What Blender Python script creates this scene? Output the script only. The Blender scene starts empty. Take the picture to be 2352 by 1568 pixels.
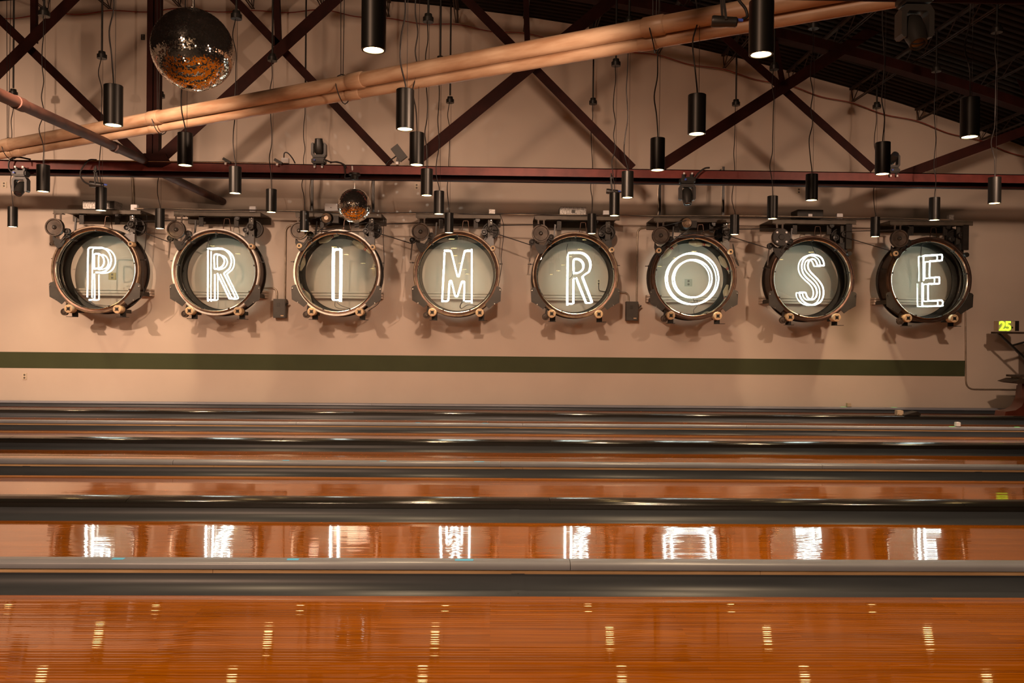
import bpy, bmesh, math, random
from math import sin, cos, pi, radians, sqrt, atan2
from mathutils import Vector, Matrix

C = bpy.context.scene.collection
S = bpy.context.scene
rnd = random.Random(7)

# ------------------------------------------------------------------ camera
F, YAW, PITCH, ROLL, HC = 1900.0, 0.02306744, -0.00718259, 0.00981898, 1.29037603
FWD = Vector((sin(YAW) * cos(PITCH), cos(YAW) * cos(PITCH), sin(PITCH)))
R0 = Vector((cos(YAW), -sin(YAW), 0)); U0 = R0.cross(FWD)
RGT = R0 * cos(ROLL) + U0 * sin(ROLL); UPV = -R0 * sin(ROLL) + U0 * cos(ROLL)
EYE = Vector((0, 0, HC))
cam = bpy.data.cameras.new('camera'); camo = bpy.data.objects.new('camera', cam); C.objects.link(camo)
cam.sensor_width = 36; cam.lens = F / 2352 * 36; cam.clip_start = .05; cam.clip_end = 200
m = Matrix.Identity(4)
for i in range(3):
    m[i][0] = RGT[i]; m[i][1] = UPV[i]; m[i][2] = -FWD[i]; m[i][3] = EYE[i]
camo.matrix_world = m
S.camera = camo

def at(x, y, Y):
    """survey helper: the point on the plane at depth Y that was sighted at (x, y)"""
    d = FWD + RGT * ((x - 1176) / F) - UPV * ((y - 784) / F)
    return EYE + d * (Y / d.y)

# ------------------------------------------------------------------ world, lights, exposure
w = bpy.data.worlds.new('world'); S.world = w; w.use_nodes = True
w.node_tree.nodes['Background'].inputs[0].default_value = (1, .8, .62, 1)
w.node_tree.nodes['Background'].inputs[1].default_value = 0.0
S.view_settings.view_transform = 'Standard'; S.view_settings.look = 'None'
S.view_settings.exposure = 0.0; S.view_settings.gamma = 1.0
S.view_settings.use_curve_mapping = False

def area(name, loc, target, size, power, col, spread=pi, size_y=None):
    l = bpy.data.lights.new(name, 'AREA'); l.energy = power; l.color = col; l.size = size; l.spread = spread
    if size_y: l.shape = 'RECTANGLE'; l.size_y = size_y
    o = bpy.data.objects.new(name, l); C.objects.link(o); o.location = loc
    o.rotation_euler = (Vector(target) - Vector(loc)).to_track_quat('-Z', 'Y').to_euler()
    return o
def spot(name, loc, target, power, col, angle, blend=.5, radius=.05):
    l = bpy.data.lights.new(name, 'SPOT'); l.energy = power; l.color = col; l.spot_size = angle
    l.spot_blend = blend; l.shadow_soft_size = radius
    o = bpy.data.objects.new(name, l); C.objects.link(o); o.location = loc
    o.rotation_euler = (Vector(target) - Vector(loc)).to_track_quat('-Z', 'Y').to_euler()
    return o
WARM = (1, .62, .36)
FW = (1, .65, .45)
spot('flood_left', (-8.6, 7.6, 4.1), (-9.4, 14.7, 1.6), 1950, FW, radians(86), 1.0, .09)
spot('wall_fill_second', (-4.4, 7.6, 4.1), (-4.0, 14.7, 1.3), 950, FW, radians(86), 1.0, .12)  # added spot to brighten the wall, no fixture here
spot('wall_fill_third', (0.6, 7.6, 4.1), (0.9, 14.7, 1.2), 860, FW, radians(86), 1.0, .12)  # added wall fill for the middle, no fixture here
spot('wall_fill_fourth', (6.2, 7.6, 4.1), (6.6, 14.7, 1.0), 640, FW, radians(90), 1.0, .12)  # added wall fill for the right side, no fixture here
area('front_fill', (-5.0, -4.0, 6.2), (-5.5, 14.7, 3.0), 2.2, 620, (1, .62, .41), pi, 1.0)  # added soft fill from behind the viewer, not a fixture of the hall
area('bar_lights', (-3.6, -6.0, 1.5), (-3.6, 14.7, 1.4), 1.6, 22, (1, .72, .50), pi, .3)
area('bar_lights', (2.8, -6.0, 1.5), (2.8, 14.7, 1.4), 1.6, 22, (1, .72, .50), pi, .3)
spot('back_room_fill', (-2.0, -4.5, 4.2), (-2.0, -9, 2.6), 1300, (1, .70, .46), radians(130), .8, .15)  # added, unseen: brightens the wall that the mirror balls reflect
spot('lane_lights', (-2.2, 3.2, 4.4), (-2.2, 3.5, 0), 380, (1, .70, .42), radians(96), 1.0, .08)
spot('lane_lights', (2.2, 3.2, 4.4), (2.2, 3.5, 0), 380, (1, .70, .42), radians(96), 1.0, .08)
spot('profile_beam', (1.28, 5.45, 3.42), (-3.6, 9.6, 4.4), 440, FW, radians(100), .8, .04)
PEND_W = 215

# ------------------------------------------------------------------ materials
def nodes(mat):
    mat.use_nodes = True
    return mat.node_tree.nodes, mat.node_tree.links, mat.node_tree.nodes['Principled BSDF']
def pbr(name, col, rough=.5, metal=0.0, var=0.0, scale=6.0, spec=.5, coat=0.0, bump=0.0, stretch=(1, 1, 1), col2=None, rvar=0.0):
    mt = bpy.data.materials.new(name); n, l, b = nodes(mt)
    b.inputs['Base Color'].default_value = (*col, 1); b.inputs['Roughness'].default_value = rough
    b.inputs['Metallic'].default_value = metal; b.inputs['Specular IOR Level'].default_value = spec
    b.inputs['Coat Weight'].default_value = coat; b.inputs['Coat Roughness'].default_value = .06
    tc = n.new('ShaderNodeTexCoord'); mp = n.new('ShaderNodeMapping'); mp.inputs['Scale'].default_value = stretch
    l.new(tc.outputs['Object'], mp.inputs[0])
    nz = n.new('ShaderNodeTexNoise'); nz.inputs['Scale'].default_value = scale; nz.inputs['Detail'].default_value = 6
    l.new(mp.outputs[0], nz.inputs['Vector'])
    if var > 0 or col2:
        cr = n.new('ShaderNodeValToRGB'); a = col; c2 = col2 or tuple(max(0, c * (1 - var)) for c in col)
        c1 = col if col2 else tuple(c * (1 + var) for c in col)
        cr.color_ramp.elements[0].position = .35; cr.color_ramp.elements[1].position = .65
        cr.color_ramp.elements[0].color = (*c2, 1); cr.color_ramp.elements[1].color = (*c1, 1)
        l.new(nz.outputs[0], cr.inputs[0]); l.new(cr.outputs[0], b.inputs['Base Color'])
    if rvar:
        mr = n.new('ShaderNodeMapRange'); mr.inputs[3].default_value = max(.02, rough - rvar); mr.inputs[4].default_value = rough + rvar
        l.new(nz.outputs[0], mr.inputs[0]); l.new(mr.outputs[0], b.inputs['Roughness'])
    if bump:
        bp = n.new('ShaderNodeBump'); bp.inputs['Strength'].default_value = bump; bp.inputs['Distance'].default_value = .01
        l.new(nz.outputs[0], bp.inputs['Height']); l.new(bp.outputs[0], b.inputs['Normal'])
    return mt
def emit(name, col, strength):
    mt = bpy.data.materials.new(name); n, l, b = nodes(mt)
    b.inputs['Base Color'].default_value = (*[c * .5 for c in col], 1)
    b.inputs['Emission Color'].default_value = (*col, 1); b.inputs['Emission Strength'].default_value = strength
    tc = n.new('ShaderNodeTexCoord'); nz = n.new('ShaderNodeTexNoise'); nz.inputs['Scale'].default_value = 3
    mr = n.new('ShaderNodeMapRange'); mr.inputs[3].default_value = strength * .93; mr.inputs[4].default_value = strength * 1.07
    l.new(tc.outputs['Object'], nz.inputs['Vector']); l.new(nz.outputs[0], mr.inputs[0]); l.new(mr.outputs[0], b.inputs['Emission Strength'])
    return mt
def glass_mat():
    mt = bpy.data.materials.new('pane_glass'); mt.use_nodes = True
    n = mt.node_tree.nodes; l = mt.node_tree.links; n.clear()
    out = n.new('ShaderNodeOutputMaterial'); mx = n.new('ShaderNodeMixShader'); tr = n.new('ShaderNodeBsdfTransparent'); gl = n.new('ShaderNodeBsdfGlossy')
    tr.inputs[0].default_value = (.96, .98, .96, 1); gl.inputs['Roughness'].default_value = .0
    lw = n.new('ShaderNodeFresnel'); lw.inputs[0].default_value = 1.52
    mu = n.new('ShaderNodeMath'); mu.operation = 'MULTIPLY'; mu.inputs[1].default_value = 1.5
    l.new(lw.outputs[0], mu.inputs[0]); l.new(mu.outputs[0], mx.inputs[0])
    l.new(tr.outputs[0], mx.inputs[1]); l.new(gl.outputs[0], mx.inputs[2]); l.new(mx.outputs[0], out.inputs[0])
    return mt
def lane_mat(name, hue):
    mt = bpy.data.materials.new(name); n, l, b = nodes(mt)
    tc = n.new('ShaderNodeTexCoord'); mp = n.new('ShaderNodeMapping')
    l.new(tc.outputs['Object'], mp.inputs[0])
    br = n.new('ShaderNodeTexBrick'); br.offset = .37; br.inputs['Scale'].default_value = 1
    br.inputs['Brick Width'].default_value = 1.35; br.inputs['Row Height'].default_value = .027
    br.inputs['Mortar Size'].default_value = .0006; br.inputs['Bias'].default_value = -.1
    c = Vector((.43, .128, .002))
    br.inputs['Color1'].default_value = (*(c * 1.16), 1); br.inputs['Color2'].default_value = (*(c * .80), 1)
    br.inputs['Mortar'].default_value = (*(c * .8), 1)
    l.new(mp.outputs[0], br.inputs['Vector'])
    mp2 = n.new('ShaderNodeMapping'); mp2.inputs['Scale'].default_value = (.9, 40, 1); l.new(tc.outputs['Object'], mp2.inputs[0])
    nz = n.new('ShaderNodeTexNoise'); nz.inputs['Scale'].default_value = 2.2; nz.inputs['Detail'].default_value = 8; l.new(mp2.outputs[0], nz.inputs['Vector'])
    cr = n.new('ShaderNodeValToRGB'); cr.color_ramp.elements[0].position = .3; cr.color_ramp.elements[1].position = .75
    cr.color_ramp.elements[0].color = (.62, .52, .45, 1); cr.color_ramp.elements[1].color = (1.1, 1.1, 1.1, 1)
    l.new(nz.outputs[0], cr.inputs[0])
    mx = n.new('ShaderNodeMixRGB'); mx.blend_type = 'MULTIPLY'; mx.inputs[0].default_value = 1
    l.new(br.outputs[0], mx.inputs[1]); l.new(cr.outputs[0], mx.inputs[2]); l.new(mx.outputs[0], b.inputs['Base Color'])
    b.inputs['Roughness'].default_value = .05; b.inputs['Specular IOR Level'].default_value = .06
    b.inputs['Coat Weight'].default_value = 1.0; b.inputs['Coat IOR'].default_value = 1.5
    mr = n.new('ShaderNodeMapRange'); mr.inputs[3].default_value = .01; mr.inputs[4].default_value = .05
    l.new(nz.outputs[0], mr.inputs[0]); l.new(mr.outputs[0], b.inputs['Coat Roughness'])
    return mt
M = dict(
    wall=pbr('wall_paint', (.585, .505, .43), .85, var=.035, scale=1.1, spec=.2, bump=.02),
    stripe=pbr('green_paint', (.052, .064, .028), .7, var=.05, scale=3, spec=.25),
    dark_floor=pbr('dark_floor', (.03, .025, .02), .8, var=.2),
    deck=pbr('roof_deck', (.016, .012, .009), .75, var=.25, scale=2, spec=.2),
    chord=pbr('oxide_red_steel', (.16, .034, .028), .5, var=.25, scale=4, spec=.35),
    maroon=pbr('maroon_steel', (.022, .0045, .003), .6, var=.22, scale=5, spec=.12),
    joist=pbr('joist_steel', (.03, .02, .017), .6, var=.2),
    rustpipe=pbr('rusty_pipe', (.085, .034, .022), .6, col2=(.035, .014, .010), scale=9, stretch=(1, .4, 1)),
    tanpipe=pbr('tan_pipe', (.56, .40, .27), .42, col2=(.36, .21, .12), scale=4, stretch=(.5, .5, 3), spec=.5, rvar=.1),
    black=pbr('black_metal', (.016, .015, .013), .36, metal=.0, var=.1, spec=.6),
    satin=pbr('satin_black_shade', (.017, .016, .014), .40, metal=.55, var=.06, spec=.6, scale=30, stretch=(1, 1, .1)),
    cable=pbr('black_cable', (.012, .009, .008), .6, var=.1),
    brown=pbr('brown_iron', (.060, .043, .031), .48, metal=.35, var=.3, scale=12),
    darkiron=pbr('dark_iron', (.017, .014, .011), .5, metal=.3, var=.3, scale=12),
    plate=pbr('grey_plate', (.046, .042, .036), .45, metal=.3, var=.15, scale=8),
    beam=pbr('beam_steel', (.085, .07, .052), .5, metal=.25, var=.2, scale=6),
    chrome=pbr('polished_steel', (.72, .68, .60), .22, metal=1.0, var=.08, scale=10),
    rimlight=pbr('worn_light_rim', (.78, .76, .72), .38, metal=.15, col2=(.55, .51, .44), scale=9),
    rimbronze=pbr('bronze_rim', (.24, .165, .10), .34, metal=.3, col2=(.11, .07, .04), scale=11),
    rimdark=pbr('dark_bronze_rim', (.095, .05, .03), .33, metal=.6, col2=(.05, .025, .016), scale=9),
    shellin=pbr('drum_inner_skin', (.046, .023, .014), .36, metal=.35, col2=(.02, .011, .008), scale=7, stretch=(1, 3, 1)),
    wood=pbr('turned_wood', (.66, .48, .28), .5, var=.15, scale=14),
    wooddark=pbr('amber_wood', (.50, .25, .07), .5, var=.15, scale=14),
    ledge=pbr('raw_pine', (.80, .54, .29), .6, col2=(.62, .38, .18), scale=5, stretch=(.5, 10, 10)),
    gutter=pbr('gutter_plastic', (.046, .052, .060), .36, var=.10, scale=7, spec=.3, stretch=(.25, 3, 3), rvar=.06),
    capgrey=pbr('pale_grey_capping', (.24, .25, .285), .32, var=.05, scale=4, spec=.6),
    capdark=pbr('black_gloss_capping', (.016, .015, .013), .16, var=.1, scale=4, spec=.9),
    galv=pbr('galvanised_sheet', (.42, .40, .37), .4, metal=.4, col2=(.14, .13, .12), scale=42),
    whitebox=pbr('white_enamel', (.82, .83, .84), .4, var=.03),
    outlet=pbr('outlet_plastic', (.62, .54, .42), .5, var=.05),
    outlettan=pbr('tan_outlet', (.36, .27, .12), .5, var=.05),
    outletmid=pbr('grey_outlet', (.36, .34, .28), .5, var=.05),
    outletgrey=pbr('outlet_slots', (.12, .10, .08), .6, var=.05),
    conduit=pbr('conduit_steel', (.36, .30, .23), .4, metal=.6, var=.15, scale=10),
    greendisc=pbr('switch_enamel', (.06, .055, .045), .5, var=.15),
    redwire=pbr('red_cable', (.22, .03, .02), .6, var=.15),
    blue=pbr('blue_connector', (.05, .12, .65), .4, var=.1),
    fixture=pbr('fixture_black', (.022, .021, .019), .42, var=.1, spec=.5),
    fixgrey=pbr('fixture_grey', (.04, .038, .036), .45, var=.1, spec=.5),
    lens=pbr('lens_glass', (.02, .02, .025), .08, var=.05, spec=1.0),
    pin=pbr('pin_white', (.72, .66, .50), .3, var=.06, scale=12, coat=.4),
    pinred=pbr('pin_red', (.55, .03, .03), .35, var=.05),
    mirror=pbr('mirror_tile', (.80, .76, .70), .05, metal=.985, var=.04),
    grout=pbr('ball_core', (.02, .02, .02), .8, var=.1),
    neon=emit('neon_white', (.85, 1.0, .93), 16.0),
    lamp=emit('lamp_warm', (1, .64, .24), 30.0),
    cyan=emit('cyan_glint', (.15, .60, .75), .40),  # emission painting the cyan glints on the pale cappings
    greenglint=emit('green_glint', (.25, .9, .25), .7),  # same for the green glints on the far cappings
    digit=emit('lime_digit', (.55, .95, .04), 1.6),
    mahogany=pbr('mahogany_base', (.10, .025, .014), .3, var=.2, scale=5, coat=.5),
    woodpale=pbr('pale_console', (.5, .4, .28), .5, var=.1),
)
M['glass'] = glass_mat()
LANE = [lane_mat('lane_maple', 0)]

# ------------------------------------------------------------------ mesh builder
def org(o):
    p = Vector((0, 0, 0))
    while o is not None: p += o.location; o = o.parent
    return p
class MB:
    def __init__(s): s.v = []; s.f = []
    def add(s, vs, fs):
        k = len(s.v); s.v += [Vector(p) for p in vs]; s.f += [tuple(i + k for i in f) for f in fs]; return s
    def box(s, a, b):
        x0, y0, z0 = a; x1, y1, z1 = b
        return s.add([(x0, y0, z0), (x1, y0, z0), (x1, y1, z0), (x0, y1, z0), (x0, y0, z1), (x1, y0, z1), (x1, y1, z1), (x0, y1, z1)],
                     [(3, 2, 1, 0), (4, 5, 6, 7), (0, 1, 5, 4), (1, 2, 6, 5), (2, 3, 7, 6), (3, 0, 4, 7)])
    def bar(s, p, q, wd, dp, up=(0, 1, 0)):
        """bar from p to q; wd across, dp along 'up'"""
        p = Vector(p); q = Vector(q); d = (q - p).normalized(); u = Vector(up); u = (u - d * u.dot(d)).normalized(); r = d.cross(u)
        c = [r * (sx * wd / 2) + u * (sy * dp / 2) for sx, sy in ((-1, -1), (1, -1), (1, 1), (-1, 1))]
        return s.add([p + k for k in c] + [q + k for k in c], [(3, 2, 1, 0), (4, 5, 6, 7), (0, 1, 5, 4), (1, 2, 6, 5), (2, 3, 7, 6), (3, 0, 4, 7)])
    def tube(s, pts, r, seg=8, cap=True):
        pts = [Vector(p) for p in pts]; n = len(pts); rs = r if isinstance(r, (list, tuple)) else [r] * n
        t0 = (pts[1] - pts[0]).normalized(); a = Vector((0, 0, 1)) if abs(t0.z) < .9 else Vector((1, 0, 0))
        u = (a - t0 * a.dot(t0)).normalized(); vs = []
        for i, p in enumerate(pts):
            t = (pts[min(i + 1, n - 1)] - pts[max(i - 1, 0)]).normalized()
            u = (u - t * u.dot(t)).normalized(); w_ = t.cross(u)
            vs += [p + (u * cos(2 * pi * k / seg) + w_ * sin(2 * pi * k / seg)) * rs[i] for k in range(seg)]
        fs = []
        for i in range(n - 1):
            for k in range(seg):
                k2 = (k + 1) % seg; fs.append((i * seg + k, i * seg + k2, (i + 1) * seg + k2, (i + 1) * seg + k))
        if cap: fs += [tuple(reversed(range(seg))), tuple((n - 1) * seg + k for k in range(seg))]
        return s.add(vs, fs)
    def lathe(s, prof, c=(0, 0, 0), axis='z', seg=32, closed=False):
        """prof: list of (r, h) ; revolve round axis through c"""
        c = Vector(c); vs = []; n = len(prof)
        for r, h in prof:
            for k in range(seg):
                a = 2 * pi * k / seg
                vs.append(c + (Vector((r * cos(a), r * sin(a), h)) if axis == 'z' else Vector((r * cos(a), h, r * sin(a))) if axis == 'y' else Vector((h, r * cos(a), r * sin(a)))))
        fs = []
        for i in range(n if closed else n - 1):
            j = (i + 1) % n
            for k in range(seg):
                k2 = (k + 1) % seg; fs.append((i * seg + k, i * seg + k2, j * seg + k2, j * seg + k))
        if not closed:
            if prof[0][0] > 1e-6: fs.append(tuple(reversed(range(seg))))
            if prof[-1][0] > 1e-6: fs.append(tuple((n - 1) * seg + k for k in range(seg)))
        return s.add(vs, fs)
    def prism(s, poly, y0, y1):
        """poly in (x, z), extruded along y"""
        n = len(poly)
        return s.add([(x, y0, z) for x, z in poly] + [(x, y1, z) for x, z in poly],
                     [tuple(range(n)), tuple(reversed(range(n, 2 * n)))] + [(i, i + n, (i + 1) % n + n, (i + 1) % n) for i in range(n)])
    def sweepx(s, prof, x0, x1, closed=True):
        """prof in (y, z), extruded along x"""
        n = len(prof)
        fs = [(i, (i + 1) % n, (i + 1) % n + n, i + n) for i in range(n if closed else n - 1)]
        if closed: fs += [tuple(reversed(range(n))), tuple(range(n, 2 * n))]
        return s.add([(x0, y, z) for y, z in prof] + [(x1, y, z) for y, z in prof], fs)
    def mesh(s, name, mat, base=Vector((0, 0, 0)), smooth=None, fix=True):
        me = bpy.data.meshes.new(name); me.from_pydata([tuple(p - base) for p in s.v], [], s.f)
        if fix:
            bm = bmesh.new(); bm.from_mesh(me); bmesh.ops.remove_doubles(bm, verts=bm.verts, dist=1e-6)
            bmesh.ops.recalc_face_normals(bm, faces=bm.faces); bm.to_mesh(me); bm.free()
        me.materials.append(mat)
        if smooth:
            me.shade_smooth(); me.set_sharp_from_angle(angle=radians(smooth))
        return me
    def build(s, name, mat, parent=None, smooth=35, fix=True):
        me = s.mesh(name, mat, org(parent), smooth, fix)
        o = bpy.data.objects.new(name, me); C.objects.link(o); o.parent = parent
        return o
def tag(o, label=None, cat=None, group=None, kind=None):
    if label: o['label'] = label
    if cat: o['category'] = cat
    if group: o['group'] = group
    if kind: o['kind'] = kind
    return o
def thing(name, label, cat, loc=(0, 0, 0), group=None):
    o = bpy.data.objects.new(name, None); C.objects.link(o); o.location = loc; o.empty_display_size = .1
    return tag(o, label, cat, group)
def struct(o): return tag(o, kind='structure')
def obj(name, me, parent=None, loc=(0, 0, 0)):
    o = bpy.data.objects.new(name, me); C.objects.link(o); o.parent = parent; o.location = loc; return o
def curve(pts, k=8):
    pts = [Vector(p) for p in pts]; out = []
    P = [pts[0] * 2 - pts[1]] + pts + [pts[-1] * 2 - pts[-2]]
    for i in range(1, len(P) - 2):
        a, b, c, d = P[i - 1:i + 3]
        for j in range(k):
            t = j / k
            out.append(.5 * ((2 * b) + (c - a) * t + (2 * a - 5 * b + 4 * c - d) * t * t + (3 * b - a - 3 * c + d) * t ** 3))
    return out + [pts[-1]]
def fillet(pts, rad, k=5):
    """polyline with rounded corners"""
    pts = [Vector(p) for p in pts]; out = [pts[0]]
    for i in range(1, len(pts) - 1):
        a, b, c = pts[i - 1], pts[i], pts[i + 1]
        da = (a - b); dc = (c - b); r = min(rad, da.length * .45, dc.length * .45)
        p = b + da.normalized() * r; q = b + dc.normalized() * r
        for j in range(k + 1):
            t = j / k; out.append(p * (1 - t) ** 2 + b * 2 * t * (1 - t) + q * t * t)
    return out + [pts[-1]]

# ------------------------------------------------------------------ room shell
YW = 14.70
XA, XB, YB = -17.0, 18.0, -9.0
def roof(x):
    return 7.26 - .0126 * (x + 4.5) ** 2
NX = 36
xs = [XA + (XB - XA) * i / NX for i in range(NX + 1)]
wl = MB().prism([(XA, -.25), (XB, -.25)] + [(x, roof(x) + .02) for x in reversed(xs)], YW, YW + .2).build('wall_back', M['wall'], None, None); struct(wl)
st0, st1 = at(2216, 828, YW), at(2216, 864, YW)
MB().box((XA, YW - .003, st1.z), (st0.x, YW + .01, st0.z)).build('painted_stripe', M['stripe'], wl, None)['label'] = 'dark green band painted along the wall'
struct(MB().box((XA - .2, YB, -.25), (XA, YW, 6.5)).build('wall_left', M['wall'], None, None))
struct(MB().box((XB, YB, -.25), (XB + .2, YW, 1.3)).build('wall_right', M['wall'], None, None))
struct(MB().prism([(XA, -.25), (XB, -.25)] + [(x, roof(x)) for x in reversed(xs)], YB - .2, YB).build('wall_front', M['wall'], None, None))
struct(MB().box((XA, YB, -.30), (XB, YW, -.20)).build('floor', M['dark_floor'], None, None))
# corrugated roof deck: ribs run over the vault, pitch 150 mm
prof = []; y = YB
while y < YW:
    prof += [(y, 0), (y + .06, 0), (y + .075, .045), (y + .135, .045)]; y += .15
prof.append((YW, 0))
mb = MB(); n = len(prof)
mb.add([(x, yy, roof(x) + h) for x in xs for yy, h in prof],
       [(i * n + j, i * n + j + 1, (i + 1) * n + j + 1, (i + 1) * n + j) for i in range(NX) for j in range(n - 1)])
struct(mb.build('ceiling', M['deck'], None, None, fix=False))
# ------------------------------------------------------------------ lanes
PL = 1.60619527
EDGE = []; yy = 4.08297597
for i in range(7): EDGE.append(yy); yy += PL if i % 2 == 0 else 3.4 - PL
LW = 1.054; XL0, XL1 = -13.0, 15.0
ordn = ['nearest', 'second', 'third', 'fourth', 'fifth', 'sixth', 'farthest']
def lane(i):
    y1 = EDGE[i]; y0 = y1 - LW; mb = MB(); nb = 39; bw = LW / nb
    r = random.Random(100 + i)
    for b in range(nb):
        ya = y0 + b * bw; x = XL0 - r.random() * 1.5; start = True
        while x < XL1:
            x2 = min(XL1, x + 1.2 + r.random() * 2.6)
            tilt = r.gauss(0, .0032); cup = (.0075 if i == 0 else .0048) + abs(r.gauss(0, .0035)); ns = 4
            pts = []
            for k in range(ns + 1):
                t = k / ns - .5
                pts.append((ya + bw * k / ns, tilt * t * bw - cup * bw * (2 * t * t) * .5))
            mb.sweepx(pts, max(x, XL0), x2, closed=False); x = x2
    mb.sweepx([(y0, -.0002), (y0, -.19), (y1, -.19), (y1, -.0002)], XL0, XL1, closed=False)
    me = mb.mesh('bowling_lane', LANE[0], Vector((0, 0, 0)), None, fix=False)
    # smooth inside a board only
    me.shade_smooth()
    o = obj('bowling_lane', me)
    lab = ['nearest glossy amber lane filling the bottom of the photo', 'second glossy amber lane, showing clear reflections of the neon letters',
           'third polished orange lane, between the black glossy capping and the pale capping', 'fourth polished orange lane, beyond the second pale grey capping',
           'fifth polished orange lane, a narrow strip in the distance', 'sixth polished orange lane, thin strip third from the wall side gutter', 'farthest thin strip of polished lane by the back wall'][i]
    return tag(o, lab, 'lane', 'bowling lanes')
lanes = [lane(i) for i in range(7)]
SEC = 4.45
def gutter(i):
    y1 = EDGE[i] + .004; zf = .042 if i < 6 else .028
    wd = .235; g = thing('gutter', '%s dark grey plastic gutter, along the far edge of the %s lane' % (ordn[i], ordn[i]), 'gutter', (0, y1, -.1), 'lane gutters')
    prof = []; N = 12
    for k in range(N + 1):
        t = k / N; a = pi * t
        prof.append((y1 + wd * (1 - cos(a)) / 2, -.004 + (zf + .004) * t - .082 * sin(a)))
    low = [(a, b - .008) for a, b in reversed(prof)]
    sx = at([1193, 1183, 1170, 1167, 1165, 1157, 1150][i], 1180 if i < 2 else 1000, y1 + .1).x
    x = sx - SEC * 3
    while x < XL1:
        a, b = max(x + .002, XL0), min(x + SEC - .002, XL1)
        if b > a: MB().sweepx(prof + low, a, b).build('gutter_section', M['gutter'], g, 50)
        if a > XL0 + .1:
            strap = [(p, q + .0025) for p, q in prof] + [(p, q - .001) for p, q in reversed(prof)]
            sp = MB().sweepx(strap, x - .035, x + .035).build('joint_strap', M['gutter'], g, 50)
            s2 = MB()
            for kk in (3, 8):
                s2.lathe([(.004, .0), (.004, .0015), (.0001, .002)], (x, prof[kk][0], prof[kk][1] + .003), 'z', 8)
            s2.build('screw', M['chrome'], sp, None)
        x += SEC
for i in range(7): gutter(i)
def rounded(y0, y1, z0, z1, r, k=4):
    p = []
    for cy, cz, a0 in ((y0 + r, z0 + r, pi), (y1 - r, z0 + r, 1.5 * pi), (y1 - r, z1 - r, 0), (y0 + r, z1 - r, .5 * pi)):
        p += [(cy + r * cos(a0 + .5 * pi * j / k), cz + r * sin(a0 + .5 * pi * j / k)) for j in range(k + 1)]
    return p
def pale_cap(i, nm, glints):
    e = EDGE[i]; yc = e + .235 + .045
    zt = .106 if i < 6 else .080
    t = thing('lane_capping', nm, 'capping', (0, yc, 0), 'pale lane cappings')
    pr = []
    for y_, z_ in ((-.052, zt - .040), (-.054, zt - .020), (-.048, zt - .008), (-.034, zt - .001), (0, zt), (.03, zt - .001), (.05, zt - .010), (.054, zt - .03), (.05, zt - .04)):
        pr.append((yc + y_, z_))
    x = at([1308, 0, 1150, 0, 1200, 0, 1250][i], 1295 if i == 0 else 1000, yc).x - 3.03 * 5
    while x < XL1:
        a, b = max(x + .0015, XL0), min(x + 3.0285, XL1)
        if b > a: MB().sweepx(pr, a, b).build('capping_section', M['capgrey'], t, 40)
        x += 3.03
    MB().box((XL0, yc - .03, -.2), (XL1, yc + .034, zt - .0405)).build('divider_core', M['black'], t, None)
    for px, ln, mt in glints:
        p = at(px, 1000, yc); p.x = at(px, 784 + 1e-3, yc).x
        MB().box((p.x - ln * .6, yc - .022, zt - .0002), (p.x, yc + .005, zt + .0015)).build('glint_strip', M[mt], t, None)['label'] = 'small %s glint painted as a glowing strip' % ('cyan' if mt == 'cyan' else 'green')  # reflected glint on the glossy top, put in as an emissive strip
    return t
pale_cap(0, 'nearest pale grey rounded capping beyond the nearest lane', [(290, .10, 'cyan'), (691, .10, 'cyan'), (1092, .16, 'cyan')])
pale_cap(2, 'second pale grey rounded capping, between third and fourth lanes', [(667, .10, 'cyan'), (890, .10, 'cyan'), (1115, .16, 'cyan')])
pale_cap(4, 'third pale grey capping with a small white cube on it at right', [(968, .12, 'cyan'), (1124, .14, 'cyan'), (2194, .12, 'greenglint'), (2344, .12, 'greenglint')])
pale_cap(6, 'farthest pale grey capping, running against the back wall', [(1945, .16, 'greenglint'), (2061, .16, 'greenglint')])
for i in (0, 2, 4):
    y0 = EDGE[i] + .235 + .006
    t = thing('wooden_ledge', 'raw pine ledge strip between the gutter and the %s pale capping' % ['nearest', 0, 'second', 0, 'third'][i], 'ledge', (0, y0, -.1), 'pine ledges')
    x = at(490, 1310, y0).x - 2.86 * 3; k = 0
    while x < XL1:
        x2 = x + 2.86 + .3 * sin(k * 2.1)
        a, b = max(x + .0012, XL0), min(x2 - .0012, XL1)
        if b > a: MB().box((a, y0, -.15), (b, y0 + .0085, .0605 + .0008 * sin(k * 1.7))).build('ledge_board', M['ledge'], t, None)
        x = x2; k += 1
for i in (1, 3, 5):
    e = EDGE[i]; y0, y1 = e + .2425, e + .2425 + .255
    t = thing('return_cover', '%s black glossy ball return cover between lanes' % {1: 'nearest', 3: 'middle', 5: 'farthest'}[i], 'capping', (0, y0, 0), 'black ball return covers')
    pr = [(y0 + .012, .076), (y0 + .014, .080), (y0 + .03, .0885)]
    for k in range(9):
        tt = k / 8; pr.append((y0 + .05 + (y1 - y0 - .10) * tt, .0925 + .010 * sin(pi * tt)))
    pr += [(y1 - .03, .0885), (y1 - .012, .076)]
    x = at(1262, 1150, y0 + .1).x - 3.03 * 5
    while x < XL1:
        a, b = max(x + .002, XL0), min(x + 3.028, XL1)
        if b > a: MB().sweepx(pr, a, b).build('cover_section', M['capdark'], t, 40)
        x += 3.03
    MB().box((XL0, y0 + .018, -.2), (XL1, y1 - .014, .0755)).build('track_wall', M['black'], t, None)

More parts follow.
